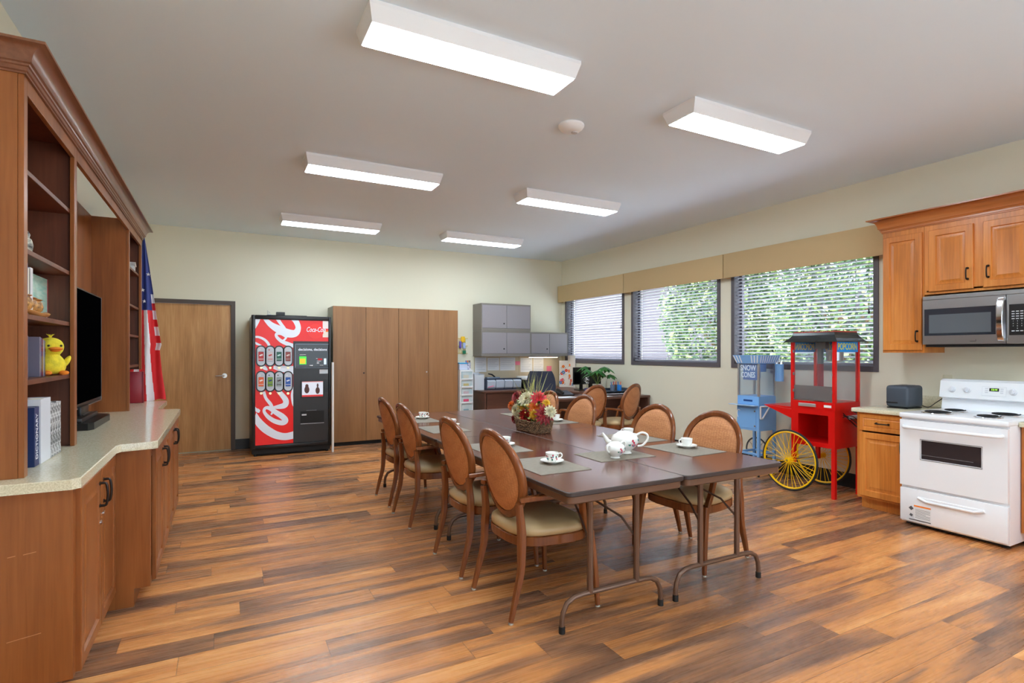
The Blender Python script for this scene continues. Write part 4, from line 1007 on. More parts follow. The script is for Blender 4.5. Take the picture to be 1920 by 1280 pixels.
g.tube([p + Y3 * a + bd * b + bn * .001 for a, b in ((-.08, -.04), (.08, -.04), (.08, .035), (-.08, .035))], .0011, 5, closed=True)
g.fin('buttons', mat('pale_buttons', (206, 208, 216), .4), bg, smooth=0)
for i, (xx, yy, r) in enumerate(((5.14, y1 - .19, .092), (5.42, y1 - .19, .075), (5.14, y0 + .19, .075), (5.42, y0 + .19, .092))):
    zt = CZ + .0125; g = G(); g.lathe([(r + .014, zt), (r + .012, zt + .003), (r, zt + .001), (r * .5, zt + .0008), (.02, zt + .0008)], (xx, yy, 0), 30); pn = g.fin('burner_pan', M_steel2, t)
    P = []
    for k in range(110): a = k * .22; rr_ = .016 + (r - .02) * k / 110; P.append((xx + rr_ * cos(a), yy + rr_ * sin(a), zt + .011))
    G().tube(P, .0052, 6).fin('coil', M_blackm, pn)
# ---------------------------------------------------------------- upper cabinets
UX = 5.49
def upper(y0, y1, z0, z1, label, doors):
    t = thing('wall_cabinet', ((UX + XR) / 2, (y0 + y1) / 2, z0), label, 'cabinet', 'honey wood wall cabinets of the kitchen')
    g = G(); g.box(UX, XR - .001, y0, y0 + .018, z0, z1); g.box(UX, XR - .001, y1 - .018, y1, z0, z1); g.box(UX, XR - .001, y0 + .018, y1 - .018, z0 + .02, z0 + .035); g.box(UX, XR - .001, y0 + .018, y1 - .018, z1 - .018, z1)
    g.box(UX, UX + .02, y0 + .018, y1 - .018, z0, z0 + .035); g.box(UX, UX + .02, y0 + .018, y1 - .018, z1 - .07, z1 - .018)
    g.box(XR - .01, XR - .001, y0 + .018, y1 - .018, z0 + .035, z1 - .018)
    g.box(UX, UX + .02, y0 + .018, y0 + .05, z0 + .035, z1 - .07); g.box(UX, UX + .02, y1 - .035, y1 - .018, z0 + .035, z1 - .07)
    if len(doors) == 2: m = (doors[0][1] + doors[1][0]) / 2; g.box(UX, UX + .02, m - .035, m + .035, z0 + .035, z1 - .07)
    g.fin('carcass', M_honey, t, smooth=0)
    for i, (a, b) in enumerate(doors):
        w = b - a; left = (i == 1) or len(doors) == 1   # the door farther from the camera is opened on its near side
        door(t, 'door', (UX, b, z0 + .022), -Y3, Z3, NX, w, z1 - z0 - .075, M_honey, ((w - .035) if left else .035, .125), None, .09)
    return t
UZ = 2.535
uy1 = onX(1655.5, 600, UX).y; uyA = onX(1733, 600, UX).y
upper(uyA, uy1, 1.415, UZ, 'tall narrow honey wood wall cabinet beside the window', [(uyA + .012, uy1 - .012)])
d1a, d1b = onX(1826, 500, UX).y, onX(1743, 500, UX).y; d2b = onX(1845, 500, UX).y
upper(1.60, uyA - .002, 1.925, UZ, 'short honey wood wall cabinet above the microwave', [(d2b - (d1b - d1a), d2b), (d1a, d1b)])
crown([(XR - .001, uy1 + .001, 0, 1), (UX - .001, uy1 + .001, -1, 1), (UX - .001, 1.0, -1, 0)], CP(UZ - .005, UZ + .125, .10), 'crown_moulding', wood('honey_crown', (150, 86, 44), (176, 104, 54), (196, 122, 68), .25, axis='Y'),
      label='honey wood crown moulding on top of the kitchen wall cabinets', category='moulding')
t = thing('wall_cabinet', (UX + .17, 1.30, 1.415), 'tall honey wood wall cabinet at the right, beyond the microwave', 'cabinet')
G().box(UX, XR - .001, 1.0, 1.596, 1.415, UZ).fin('carcass', M_honey, t, smooth=0)
# microwave
mx0 = 5.43; my1 = onX(1730, 600, mx0).y; my0 = my1 - .757; mz0, mz1 = 1.487, 1.905
t = thing('microwave', (5.63, (my0 + my1) / 2, mz0), 'stainless steel microwave hanging under the short wall cabinet', 'microwave')
G().box(mx0 + .02, XR - .001, my0, my1, mz0, mz1, .003).fin('body', mat('microwave_grey', (120, 122, 126), .4, .6), t, smooth=25)
dy0 = onX(1886, 600, mx0).y
g = G(); a, b = onX(1733, 600, mx0).y, onX(1867, 600, mx0).y; wz0, wz1 = mz0 + .075, mz0 + .305
for q in ((dy0, b, mz0, mz1 - .035), (a, my1, mz0, mz1 - .035), (b, a, mz0, wz0), (b, a, wz1, mz1 - .035)): g.box(mx0, mx0 + .02, *q)
bmesh.ops.remove_doubles(g.bm, verts=g.bm.verts, dist=1e-5)
md_ = g.fin('door', M_steel, t, smooth=0)
G().box(mx0 + .004, mx0 + .010, b - .002, a + .002, wz0 - .002, wz1 + .002).fin('window', mat('dark_glass', (50, 54, 62), .08), md_, smooth=0)
G().box(mx0 + .001, mx0 + .004, b + .03, a - .035, wz0 + .02, wz1 - .05).fin('window_mesh', mat('mesh_glass', (96, 102, 108), .15), md_, smooth=0)
hy = onX(1876, 600, mx0 - .03).y
P = smoothpath([(mx0, hy, wz1 + .04), (mx0 - .03, hy, wz1 + .035), (mx0 - .052, hy, (wz0 + wz1) / 2), (mx0 - .03, hy, wz0 - .035), (mx0, hy, wz0 - .04)], 5)
G().tube(P, 1, sq=(.020, .009), up=(1, 0, 0)).fin('handle', M_steel2, md_)
G().box(mx0, mx0 + .02, my0, my1, mz1 - .033, mz1, .002).fin('vent_grille', M_steel, t, smooth=0)
cp = G().box(mx0 + .001, mx0 + .02, my0, dy0 - .004, mz0, mz1 - .036, .002).fin('control_panel', M_steel, t, smooth=0)
G().box(mx0 - .0008, mx0 + .002, my0 + .012, dy0 - .02, wz0 - .01, wz1).fin('keypad', M_black, cp, smooth=0)
g = G()
for r in range(9):
    for k in range(3):
        yk = dy0 - .045 - k * .026; zk = wz1 - .055 - r * .019
        if r > 3 and r < 8: g.text('123456789 0 '[(r - 4) * 3 + k], (mx0 - .0012, yk, zk), -Y3, Z3, .012, .0003)
        else: g.box(mx0 - .0016, mx0 - .001, yk - .009, yk + .009, zk - .003, zk + .003)
g.fin('key_print', mat('key_white', (220, 224, 230), .5), cp, smooth=0)
p = onX(1824, 638, mx0); g = G(); g.tube([(mx0 - .001, p.y + .02, p.z - .006), (mx0 - .001, p.y - .02, p.z - .006), (mx0 - .001, p.y - .02, p.z + .008)], .0016, 5); g.fin('badge', M_blackm, md_, smooth=0)
G().box(mx0 + .03, XR - .01, my0 + .01, my1 - .01, mz0 - .022, mz0 - .0005).fin('underside', M_blackm, t, smooth=0)
# ================================================================ POPCORN CART
PX0, PX1, PY0, PY1 = 5.205, 5.64, 3.20, 3.655
t = thing('popcorn_cart', ((PX0 + PX1) / 2, (PY0 + PY1) / 2, 0), 'red popcorn cart with two large yellow spoked wheels', 'cart')
zb, zt = .485, .845; k = .03; wc = .012
g = G()
g.box(PX0, PX0 + .012, PY1 - .075, PY1, zb, zt); g.box(PX0, PX0 + .012, PY0, PY0 + .065, zb, zt)
g.box(PX0, PX0 + .012, PY0 + .065, PY1 - .075, zb, zb + .045); g.box(PX0, PX0 + .012, PY0 + .065, PY1 - .075, zt - .045, zt)
g.box(PX0 + .012, PX1, PY0, PY0 + .01, zb, zt); g.box(PX0 + .012, PX1, PY1 - .01, PY1, zb, zt); g.box(PX1 - .01, PX1, PY0 + .01, PY1 - .01, zb, zt)
g.box(PX0 + .012, PX1 - .01, PY0 + .01, PY1 - .01, zb + .03, zb + .045); g.box(PX0, PX1, PY0, PY1, zt + .0003, zt + .012)
g.fin('cabinet_box', M_red, t, smooth=0)
for xx, yy, z0_ in ((PX0 + .018, PY0 + .018, 0), (PX1 - .018, PY0 + .018, 0), (PX0 + .018, PY1 - .018, .29), (PX1 - .018, PY1 - .018, .29)):
    G().box(xx - .018, xx + .018, yy - .018, yy + .018, z0_, zb - .0003, .002).fin('leg', M_red, t, smooth=0)
g = G(); hx = (PX0 + .0, PX1 - .0); py = PY1 + .32
g.prism([(PX0, PY1 + .001, zt - .01), (PX0, py, zt + .008), (PX0, py, zt + .012), (PX0, PY1 + .001, zt + .012)], (PX1 - PX0, 0, 0))
g.prism([(PX0, PY1 + .001, zt - .012), (PX0, PY1 + .001, zt - .105), (PX0, py, zt + .006)][::-1], (.006, 0, 0)); g.prism([(PX1 - .006, PY1 + .001, zt - .012), (PX1 - .006, PY1 + .001, zt - .105), (PX1 - .006, py, zt + .006)], (.006, 0, 0))
g.fin('side_shelf', M_red, t, smooth=0)
M_yel = mat('yellow_enamel', (250, 200, 10), .3); M_tyre = mat('tyre_black', (24, 26, 30), .55)
WR = .312; wy = 3.64
def wheel(xx, parent, R=WR, yy=wy, m=None, ns=18, z=None, rim=.011, sp=.0026, y_hub=.022):
    z = R + .003 if z is None else z; g = G()
    g.tube([(xx, yy + (R - rim) * cos(2 * pi * i / 64), z + (R - rim) * sin(2 * pi * i / 64)) for i in range(64)], rim, 10, closed=True, up=(1, 0, 0))
    ty = g.fin('tyre', M_tyre, parent)
    g = G(); g.tube([(xx, yy + (R - rim * 2.3) * cos(2 * pi * i / 64), z + (R - rim * 2.3) * sin(2 * pi * i / 64)) for i in range(64)], rim * .95, 8, closed=True, up=(1, 0, 0))
    rm = g.fin('rim', m or M_yel, parent)
    g = G(); g.cyl((xx - .03, yy, z), (xx + .03, yy, z), y_hub, 16); g.cyl((xx - .034, yy, z), (xx - .028, yy, z), y_hub * 1.2, 16); g.cyl((xx + .028, yy, z), (xx + .034, yy, z), y_hub * 1.2, 16)
    g.fin('hub', m or M_yel, parent)
    for i in range(ns * 2):
        a = 2 * pi * (i + .3) / (ns * 2); s = 1 if i % 2 else -1; b = a + s * .16
        g = G().cyl((xx + s * .026, yy + y_hub * .9 * cos(a + s * .9), z + y_hub * .9 * sin(a + s * .9)), (xx, yy + (R - rim * 3) * cos(b), z + (R - rim * 3) * sin(b)), sp, 5)
        g.fin('spoke', m or M_yel, parent, smooth=60)
for nm, xx in (('front', PX0 - .055), ('back', PX1 + .055)):
    wheel(xx, t)
g = G().cyl((PX0 - .10, wy, WR + .003), (PX1 + .095, wy, WR + .003), .008, 10); g.fin('axle', M_steel, t)
# power strip hung on the cart side + cords
g = G(); g.box(PX0 + .2, PX0 + .40, PY0 - .03, PY0 - .0005, .765, .80, .004); g.fin('power_strip', mat('strip_grey', (190, 190, 194), .4), t, smooth=30)
g = G()
for k in range(3):
    P = smoothpath([(PX0 + .10, PY0 - .02, .79 + .02 * k), (PX0 + .2, PY0 - .045, .80 - .03 * k), (PX0 + .30, PY0 - .05, .75 - .03 * k), (PX0 + .36, PY0 - .04, .74 + .03 * k), (PX0 + .28, PY0 - .05, .84 - .01 * k), (PX0 + .22, PY0 - .03, .85)], 5); g.tube(P, .0045, 6)
g.fin('power_cord', M_black, t)
# popcorn machine -----------------------------------------------------
t = thing('popcorn_machine', ((PX0 + PX1) / 2, (PY0 + PY1) / 2, zt + .0125), 'red glass sided popcorn machine with a black roof on the cart', 'popcorn machine')
mz = zt + .0128; bz = .93; top = 1.525; X0, X1, Y0, Y1 = PX0 - .004, PX1 - .03, PY0 - .006, PY1 + .004
g = G(); g.box(X0, X0 + .004, Y0, Y1, mz, bz); g.box(X1 - .004, X1, Y0, Y1, mz, bz); g.box(X0 + .004, X1 - .004, Y0, Y0 + .004, mz, bz); g.box(X0 + .004, X1 - .004, Y1 - .004, Y1, mz, bz); g.box(X0 + .004, X1 - .004, Y0 + .004, Y1 - .004, bz - .012, bz - .002)
g.fin('base_box', M_red, t, smooth=0)
w = .03
for a, b in ((X0, Y0), (X0, Y1 - w), (X1 - w, Y0), (X1 - w, Y1 - w)): G().box(a, a + w, b, b + w, bz + .0003, top, .002).fin('corner_post', M_red, t, smooth=0)
M_pg = clear('machine_glass', (250, 252, 254), alpha=.03, col=(230, 236, 240))
G().box(X0 + .008, X0 + .012, Y0 + w, Y1 - w, bz + .02, top - .01).fin('front_glass', M_pg, t, smooth=0)
G().box(X0 + w, X1 - w, Y0 + .010, Y0 + .014, bz + .01, top - .01).fin('side_glass', M_pg, t, smooth=0)
G().box(X0 + w, X1 - w, Y1 - .014, Y1 - .010, bz + .01, top - .01).fin('side_glass', M_pg, t, smooth=0)
G().box(X1 - .014, X1 - .010, Y0 + w, Y1 - w, bz + .01, top - .01).fin('rear_glass', M_pg, t, smooth=0)
G().box(X0 + .013, X0 + .017, Y0 + w, Y1 - w, bz + .012, bz + .155).fin('kick_panel', mat('taupe_panel', (124, 112, 108), .35, .4), t, smooth=0)
g = G(); g.box(X0 + .004, X0 + .010, Y0 + w, Y1 - w, bz + .008, bz + .014)
for zz in (bz + .10, bz + .27, bz + .50):
    for yy in (Y0 + w - .004, Y1 - w - .006): g.box(X0 - .004, X0 + .008, yy, yy + .010, zz - .014, zz + .014)
g.fin('hinges', M_steel, t, smooth=0)
M_blue = mat('sign_blue', (20, 150, 240), .4); M_yl = mat('sign_yellow', (236, 226, 90), .5)
sz = top - .075
for nm, o, U, L, off in (('side_sign', (X0 + w + .0, Y0 + .006, 0), X3, X1 - X0 - 2 * w, -Y3), ('far_sign', (X1 - w, Y1 - .016, 0), -X3, X1 - X0 - 2 * w, Y3), ('rear_sign', (X1 - .004, Y0 + w, 0), Y3, Y1 - Y0 - 2 * w, X3)):
    o = Vector(o); c = o + U * (L / 2) + Z3 * (sz + .022); s = G().obox(c, U, Z3, off, L / 2, .050, .0015).fin(nm, M_blue, t, smooth=0)
    for side_ in (1, -1) if nm != 'side_sign' else (1,):
        # printed through: seen mirrored from inside the box
        gg = G().text('POPCORN', c + off * .0022, U, Z3, .092, .0006, sx=.72, font_off=.001); gg.fin('lettering', M_yl, s, smooth=0)
        if side_ == -1: s.children[-1].location = s.children[-1].location + Vector(-off * .0044)
        break
s = None
# inside view of the far and rear signs: the same mirrored letters on their inner faces
for c, U, off, L in ((Vector(((X0 + X1) / 2, Y1 - .0185, sz + .022)), -X3, Y3, X1 - X0), (Vector((X1 - .0065, (Y0 + Y1) / 2, sz + .022)), Y3, X3, Y1 - Y0)):
    G().text('POPCORN', c, U, Z3, .092, .0006, sx=.72, font_off=.001).fin('lettering', M_yl, t, smooth=0)
# roof
M_roof = mat('black_roof', (50, 54, 56), .22, .3); zr = top + .001; cx, cy = (X0 + X1) / 2, (Y0 + Y1) / 2; hx, hy = (X1 - X0) / 2, (Y1 - Y0) / 2
g = G(); R4 = lambda a, b, z: [Vector((cx + sx * a, cy + sy * b, z)) for sx, sy in ((-1, -1), (1, -1), (1, 1), (-1, 1))]
g.rings([R4(hx + .045, hy + .045, zr - .006), R4(hx + .045, hy + .045, zr), R4(hx + .012, hy + .012, zr + .030), R4(hx - .01, hy - .01, zr + .062), R4(hx - .018, hy - .018, zr + .088), R4(hx - .03, hy - .03, zr + .088)])
g.fin('roof', M_roof, t, smooth=0)
g = G(); q = R4(hx - .02, hy - .02, zr + .0885)
for a, b in ((0, 1), (1, 2), (2, 3), (3, 0)):
    g.tube([q[a] + Z3 * .003, q[b] + Z3 * .003], .004, 6); n = 22
    for i in range(n): p = q[a].lerp(q[b], (i + .5) / n); g.cyl(p + Z3 * .004, p + Z3 * .013, .0055, 6)
g.fin('roof_trim', mat('red_trim', (170, 60, 50), .4), t, smooth=0)
# kettle and lamp arm
kx, ky = cx + .03, cy - .085
g = G(); g.lathe([(.055, 1.325), (.075, 1.335), (.078, 1.43), (.084, 1.435), (.084, 1.44), (.02, 1.445)], (kx, ky, 0), 28); g.cyl((kx, ky, 1.44), (kx, ky, top - .005), .012, 10); kt = g.fin('kettle', M_steel, t)
g = G(); g.box(cx - .01, cx + .03, cy + .03, cy + .07, bz, 1.30); g.fin('rear_duct', mat('rear_duct_red', (150, 40, 50), .4), t, smooth=0)
g = G(); g.box(cx - .02, cx + .04, cy - .02, cy + .09, top - .07, top - .004, .004); g.box(cx - .01, cx + .03, cy + .03, cy + .07, 1.30, top - .07); g.fin('lamp_housing', mat('grey_housing', (120, 126, 132), .4, .5), t, smooth=20)
g = G(); p = onX(1498, 755, X0); ya, yb = onX(1530, 760, X0).y, onX(1498, 757, X0).y
g.box(X0 - .012, X0 - .0005, ya, yb, mz + .018, mz + .050, .003); g.fin('drawer_pull', mat('pale_aluminium', (196, 190, 190), .35, .6), t, smooth=0)
ya, yb = onX(1559, 763, X0).y, onX(1545, 762, X0).y
g = G(); g.box(X0 - .004, X0 - .0005, ya, yb, mz + .022, mz + .046, .001); sw = g.fin('switch_plate', M_whitep, t, smooth=0)
# ================================================================ SNOW CONE MACHINE
SX0, SX1, SY0, SY1 = 5.385, 5.685, 4.18, 4.48
M_sky = mat('light_blue_enamel', (122, 176, 232), .35); M_alu = mat('brushed_aluminium', (190, 192, 192), .35, .8)
t = thing('snow_cone_cart', ((SX0 + SX1) / 2, (SY0 + SY1) / 2, 0), 'light blue cart with thin legs and small wheels under the ice machine', 'cart')
g = G(); g.box(SX0, SX1, SY0, SY1, .52, .812, .003); g.fin('cabinet_box', M_sky, t, smooth=0)
for xx in (SX0 + .016, SX1 - .016):
    for yy in (SY0 + .016, SY1 - .016): 
        lg = G().box(xx - .014, xx + .014, yy - .014, yy + .014, .02, .5195).fin('leg', M_sky, t, smooth=0); G().cyl((xx, yy, 0), (xx, yy, .021), .011, 10).fin('foot', M_blackm, lg)
g = G(); g.box(SX0 + .03, SX1 - .03, SY0 + .004, SY0 + .03, .24, .262); g.box(SX0 + .03, SX1 - .03, SY1 - .03, SY1 - .004, .24, .262); g.box(SX0 + .004, SX0 + .028, SY0 + .03, SY1 - .03, .24, .262); g.box(SX1 - .028, SX1 - .004, SY0 + .03, SY1 - .03, .24, .262)
g.fin('stretcher', M_sky, t, smooth=0)
for xx in (SX1 + .035, SX0 + .15): pass
M_sp = mat('grey_spoke', (110, 112, 118), .4, .6)
wheel(SX1 + .045, t, R=.155, yy=SY1 - .0, m=M_sp, ns=8, z=.238, rim=.006, sp=.0015, y_hub=.012)
g = G(); g.box(SX0 - .006, SX0 - .0005, SY0 + .035, SY1 - .012, .545, .775, .001); dr_ = g.fin('door', M_sky, t, smooth=0)
g = G(); 
for zz in (.575, .745): g.cyl((SX0 - .0065, SY0 + .05, zz), (SX0 - .012, SY0 + .05, zz), .009, 10)
g.fin('latch', mat('brown_latch', (130, 110, 100), .5), dr_)
g = G(); g.tube(smoothpath([(SX0 - .006, SY1 - .05, .74), (SX0 - .02, SY1 - .03, .745), (SX0 - .02, SY1 - .02, .70), (SX0 - .006, SY1 - .02, .66)], 4), .004, 6); g.fin('handle', M_whitep, dr_)
G().box(SX0 - .075, SX0 + .0, SY0 + .01, SY1 + .06, .806, .813).fin('front_ledge', mat('pale_blue', (176, 206, 238), .35), t, smooth=0)
g = G(); pz = .80
for a, b in (((SX0 + .01, pz), (SX0 + .17, pz)), ((SX0 + .17, pz), (SX0 + .045, pz - .135)), ((SX0 + .045, pz - .135), (SX0 + .012, pz - .135)), ((SX0 + .012, pz - .135), (SX0 + .01, pz))):
    A, B_ = Vector((a[0], SY0 - .012, a[1])), Vector((b[0], SY0 - .012, b[1])); g.tube([A, B_], .009, 6)
for z_ in (pz, pz - .13): g.cyl((SX0 + .02, SY0 - .012, z_), (SX0 + .02, SY0 - .0005, z_), .006, 8)
g.fin('side_handle', M_whitep, t, smooth=30)
t = thing('snow_cone_machine', ((SX0 + SX1) / 2, (SY0 + SY1) / 2, .8135), 'light blue snow cone machine with clear sides and a striped awning top', 'snow cone machine')
g = G(); g.box(SX0 + .004, SX1 - .004, SY0 + .004, SY1 - .004, .8135, .914, .003); bb = g.fin('base_box', M_sky, t, smooth=0)
G().box(SX0 + .001, SX0 + .0038, SY0 + .09, SY0 + .21, .852, .872).fin('drain_slot', mat('deep_blue', (24, 70, 130), .4), bb, smooth=0)
for xx in (SX0 + .004, SX1 - .026):
    for yy in (SY0 + .004, SY1 - .026): G().box(xx, xx + .022, yy, yy + .022, .9145, 1.287).fin('corner_post', M_alu, t, smooth=0)
M_sg = clear('snow_glass', (244, 250, 255), alpha=.05)
for nm, q in (('front_glass', (SX0 + .012, SX0 + .015, SY0 + .026, SY1 - .026)), ('side_glass', (SX0 + .026, SX1 - .026, SY0 + .012, SY0 + .015)), ('side_glass', (SX0 + .026, SX1 - .026, SY1 - .015, SY1 - .012)), ('rear_glass', (SX1 - .015, SX1 - .012, SY0 + .026, SY1 - .026))):
    G().box(*q, .916, 1.285).fin(nm, M_sg, t, smooth=0)
cx, cy = (SX0 + SX1) / 2, (SY0 + SY1) / 2; g = G(); R4 = lambda a, z: [Vector((cx + sx * a, cy + sy * a, z)) for sx, sy in ((-1, -1), (1, -1), (1, 1), (-1, 1))]
g.rings([R4(.150, 1.288), R4(.152, 1.292), R4(.184, 1.386), R4(.176, 1.386), R4(.17, 1.37)]); cn = g.fin('canopy', M_sky, t, smooth=0)
g = G(); M_str = mat('canopy_white', (226, 236, 246), .5)
for fx, fy, ux, uy in ((-1, 0, 0, 1), (0, -1, 1, 0)):
    for k in range(9):
        if 2 < k < 6 and fx: continue
        a = -.9 + k * .225; 
        P = []
        for s, z_, r in ((a, 1.297, .1545), (a + .10, 1.297, .1545), (a + .10, 1.380, .1825), (a, 1.380, .1825)):
            P.append(Vector((cx + fx * (r + .0012) + ux * s * r, cy + fy * (r + .0012) + uy * s * r, z_)))
        g.prism(P, (fx * .0006, fy * .0006, 0))
p0 = Vector((cx - .1698 - .001, cy, 1.338)); 
g.fin('canopy_stripes', M_str, cn, smooth=0)
pl = G(); a, b = onX(1423, 700, SX0 + .02).y, onX(1388, 700, SX0 + .02).y
pl.box(SX0 + .020, SX0 + .023, SY0 + .035, SY1 - .07, 1.10, 1.283); pn = pl.fin('name_panel', mat('panel_blue', (74, 112, 170), .4), t, smooth=0)
c = Vector((SX0 + .0193, (SY0 + SY1) / 2 + .012, 0))
g = G(); g.text('SNOW', c + Z3 * 1.235, -Y3, Z3, .088, .0005, font_off=.0022, sx=.78); g.text('CONES', c + Z3 * 1.155, -Y3, Z3, .088, .0005, font_off=.0022, sx=.66); g.fin('lettering', mat('letter_white', (240, 244, 248), .5), pn, smooth=0)
g = G(); g.box(cx - .02, cx + .10, cy - .06, cy + .06, 1.19, 1.286, .01); g.cyl((cx + .04, cy, 1.12), (cx + .04, cy, 1.19), .02, 12); g.fin('ice_shaver', M_sky, t, smooth=30)
g = G(); tx, ty = 5.60, SY0 - .10
g.cyl((tx, ty, 1.09), (tx, ty, 1.285), .046, 20); ds = thing('cup_dispenser', (tx, ty, 1.09), 'light blue cylindrical cup dispenser hung beside the snow cone machine', 'dispenser'); g.fin('cylinder', M_sky, ds)
g = G()
for k in range(5): a = k * 1.25; g.tube([(tx + .03 * cos(a), ty + .03 * sin(a), 1.285), (tx + .036 * cos(a), ty + .036 * sin(a), 1.31)], [.008, .005], 6)
g.cyl((tx, ty, 1.285), (tx, ty, 1.345), .004, 6); g.fin('spring_clips', M_steel2, ds)
G().box(tx - .008, tx + .008, ty + .045, SY0 - .0005 + .01, 1.18, 1.21).fin('bracket', M_steel, ds, smooth=0)
# ================================================================ WARDROBES
M_ward = wood('brown_laminate', (130, 90, 54), (146, 102, 62), (160, 114, 72), .38, fine=.8)
M_wside = mat('grey_laminate_side', (150, 144, 126), .5)
WY = 8.51; wx = [onY(u, 660, WY).x for u in (624, 686.2, 747.6, 803.6, 858.7)]
for i, lb in ((0, 'tall brown two door wardrobe next to the vending machine'), (2, 'tall brown two door wardrobe on the right, beside the plastic drawers')):
    x0, x1 = wx[i] + .001, wx[i + 2] - .001; t = thing('wardrobe', ((x0 + x1) / 2, 8.73, 0), lb, 'wardrobe', 'tall brown wardrobes on the back wall')
    g = G(); g.box(x0, x1, WY + .022, YB - .015, .06, 2.112); g.m(1)
    g.fin('carcass', [M_wside if i == 0 else M_ward], t, smooth=0)
    G().box(x0 + .01, x1 - .01, WY + .05, YB - .02, 0, .0595).fin('plinth', M_blackm, t, smooth=0)
    for k in (0, 1):
        a, b = wx[i + k] + .0025, wx[i + k + 1] - .0025
        d = G().box(a, b, WY, WY + .0215, .062, 2.114, .001).fin('door', M_ward, t, smooth=0)
        if k == 0: G().cyl((b - .03, WY + .0005, 1.10), (b - .03, WY - .003, 1.10), .012, 12).fin('keyhole', M_steel if i else M_blackm, d)
# white board edge
p = onY(624, 845, 8.10); t = G(); t.box(p.x - .012, p.x + .012, 8.08, 8.16, 0, 1.275, .003)
t.fin('white_board', M_whitep, None, smooth=0, label='narrow white board standing on edge between vending machine and wardrobe', category='board')
# ================================================================ VENDING MACHINE
VY = 8.175; VX0, VX1 = onY(471.5, 700, VY).x, onY(621, 700, VY).x; VZ = 1.925
t = thing('vending_machine', ((VX0 + VX1) / 2, 8.5, 0), 'red and black soda vending machine with white script against the back wall', 'vending machine')
def VP(a, b, d=0):  # a, b: position on the front, in measured front units (0..1 left-right, metres up)
    pass
def v5(x, y, Y=VY):  # reading off the front face
    return onY(460 + x / 4.267, 570 + y / 4.267, Y)
M_vb = mat('vending_black', (24, 24, 26), .3); M_vp = mat('vending_panel', (44, 43, 44), .35); M_vred = mat('vending_red', (228, 22, 20), .3, emit=.10); M_vwh = mat('vending_white', (226, 232, 244), .35, emit=.08)
g = G(); g.box(VX0 + .006, VX1 - .006, VY + .09, YB - .03, .03, VZ - .01, .004); g.fin('cabinet', M_vb, t, smooth=20)
g = G(); F0, F1, Z0, Z1 = VX0, VX1, .105, VZ
g.box(F0, F0 + .045, VY, VY + .088, Z0, Z1, .008); g.box(F1 - .035, F1, VY, VY + .088, Z0, Z1, .008); g.box(F0 + .045, F1 - .035, VY, VY + .088, Z1 - .055, Z1, .006); g.box(F0 + .045, F1 - .035, VY, VY + .088, Z0, Z0 + .045, .006)
g.box(F0 + .045, F1 - .035, VY + .03, VY + .088, Z0 + .045, Z1 - .055)
g.fin('door_frame', M_vb, t, smooth=25)
G().box(VX0 + .01, VX1 - .01, VY + .04, VY + .089, .03, .10).fin('kick_plate', M_blackm, t, smooth=0)
for xx in (VX0 + .05, VX1 - .05):
    for yy in (VY + .07, YB - .1): G().cyl((xx, yy, 0), (xx, yy, .0295), .02, 8).fin('foot', M_blackm, t, smooth=0)
G().box(VX0 + .08, VX1 - .08, VY + .10, YB - .13, .002, .0295).fin('base_skirt', M_blackm, t, smooth=0)
xl, xm, xr = v5(80, 600).x, v5(384, 600).x, v5(665, 600).x
zt_, zm_, zb_ = v5(80, 120).z, v5(384, 296).z, v5(380, 1142).z
Yf = VY + .012
zbl = .155
G().prism([(xl, Yf, zbl), (xm, Yf, zbl), (xm, Yf, zm_), (xr, Yf, zm_), (xr, Yf, Z1 - .058), (xl, Yf, Z1 - .058)], (0, .006, 0)).fin('red_graphic_panel', M_vred, t, smooth=0)
G().box(xm + .001, xr, Yf - .002, Yf + .006, zbl, zm_ - .001, .001).fin('black_panel', M_vp, t, smooth=0)
def front(x, y): # front reading -> (x,z) with vertical foreshortening of the photo removed
    p = v5(x, y); return p.x, p.z
def stroke(g, pts, closed=False, d=0.0, k=6):
    P = smoothpath(pts, k, closed); n = len(P); L, R = [], []
    for i in range(n):
        a = P[(i - 1) % n] if (closed or i) else P[0]; b = P[(i + 1) % n] if (closed or i < n - 1) else P[-1]
        dx, dy = b[0] - a[0], b[1] - a[1]; l = math.hypot(dx, dy) or 1; w = P[i][2] / 2
        L.append((P[i][0] - dy / l * w, P[i][1] + dx / l * w)); R.append((P[i][0] + dy / l * w, P[i][1] - dx / l * w))
    m = n if closed else n - 1
    for i in range(m):
        j = (i + 1) % n; q = []
        for x, y in (L[i], L[j], R[j], R[i]):
            X_, Z_ = front(x, y); lim = xm if Z_ < zm_ else xr
            q.append(Vector((max(xl, min(lim, X_)), Yf - .0015 - d, max(zbl, min(Z1 - .058, Z_)))))
        if (q[0] - q[2]).length > 1e-4: g.poly(q)
g = G()
stroke(g, [(66, 880, 52), (95, 930, 60), (140, 980, 66), (190, 1018, 66), (250, 1048, 62), (320, 1060, 56), (395, 1045, 58)])
stroke(g, [(70, 815, 8), (84, 840, 22), (100, 852, 32), (116, 860, 22)], d=.0002)
stroke(g, [(150, 852, 24), (165, 830, 24), (200, 835, 34), (245, 866, 40), (295, 898, 46), (322, 930, 46), (296, 950, 40), (240, 938, 38), (195, 912, 34), (163, 880, 28)], True, .0003)
stroke(g, [(206, 885, 12), (220, 855, 20), (205, 805, 28), (165, 752, 24), (148, 700, 24)], d=.0004)
stroke(g, [(212, 828, 14), (265, 822, 34), (315, 808, 46), (325, 772, 46), (295, 728, 40), (262, 692, 34)], d=.0005)
stroke(g, [(392, 660, 14), (374, 720, 18), (380, 790, 16), (392, 820, 14)], d=.0006)
stroke(g, [(150, 104, 30), (200, 160, 44), (265, 200, 62), (340, 232, 66), (400, 232, 56), (424, 190, 44), (408, 140, 44), (380, 104, 46)], d=.0003)
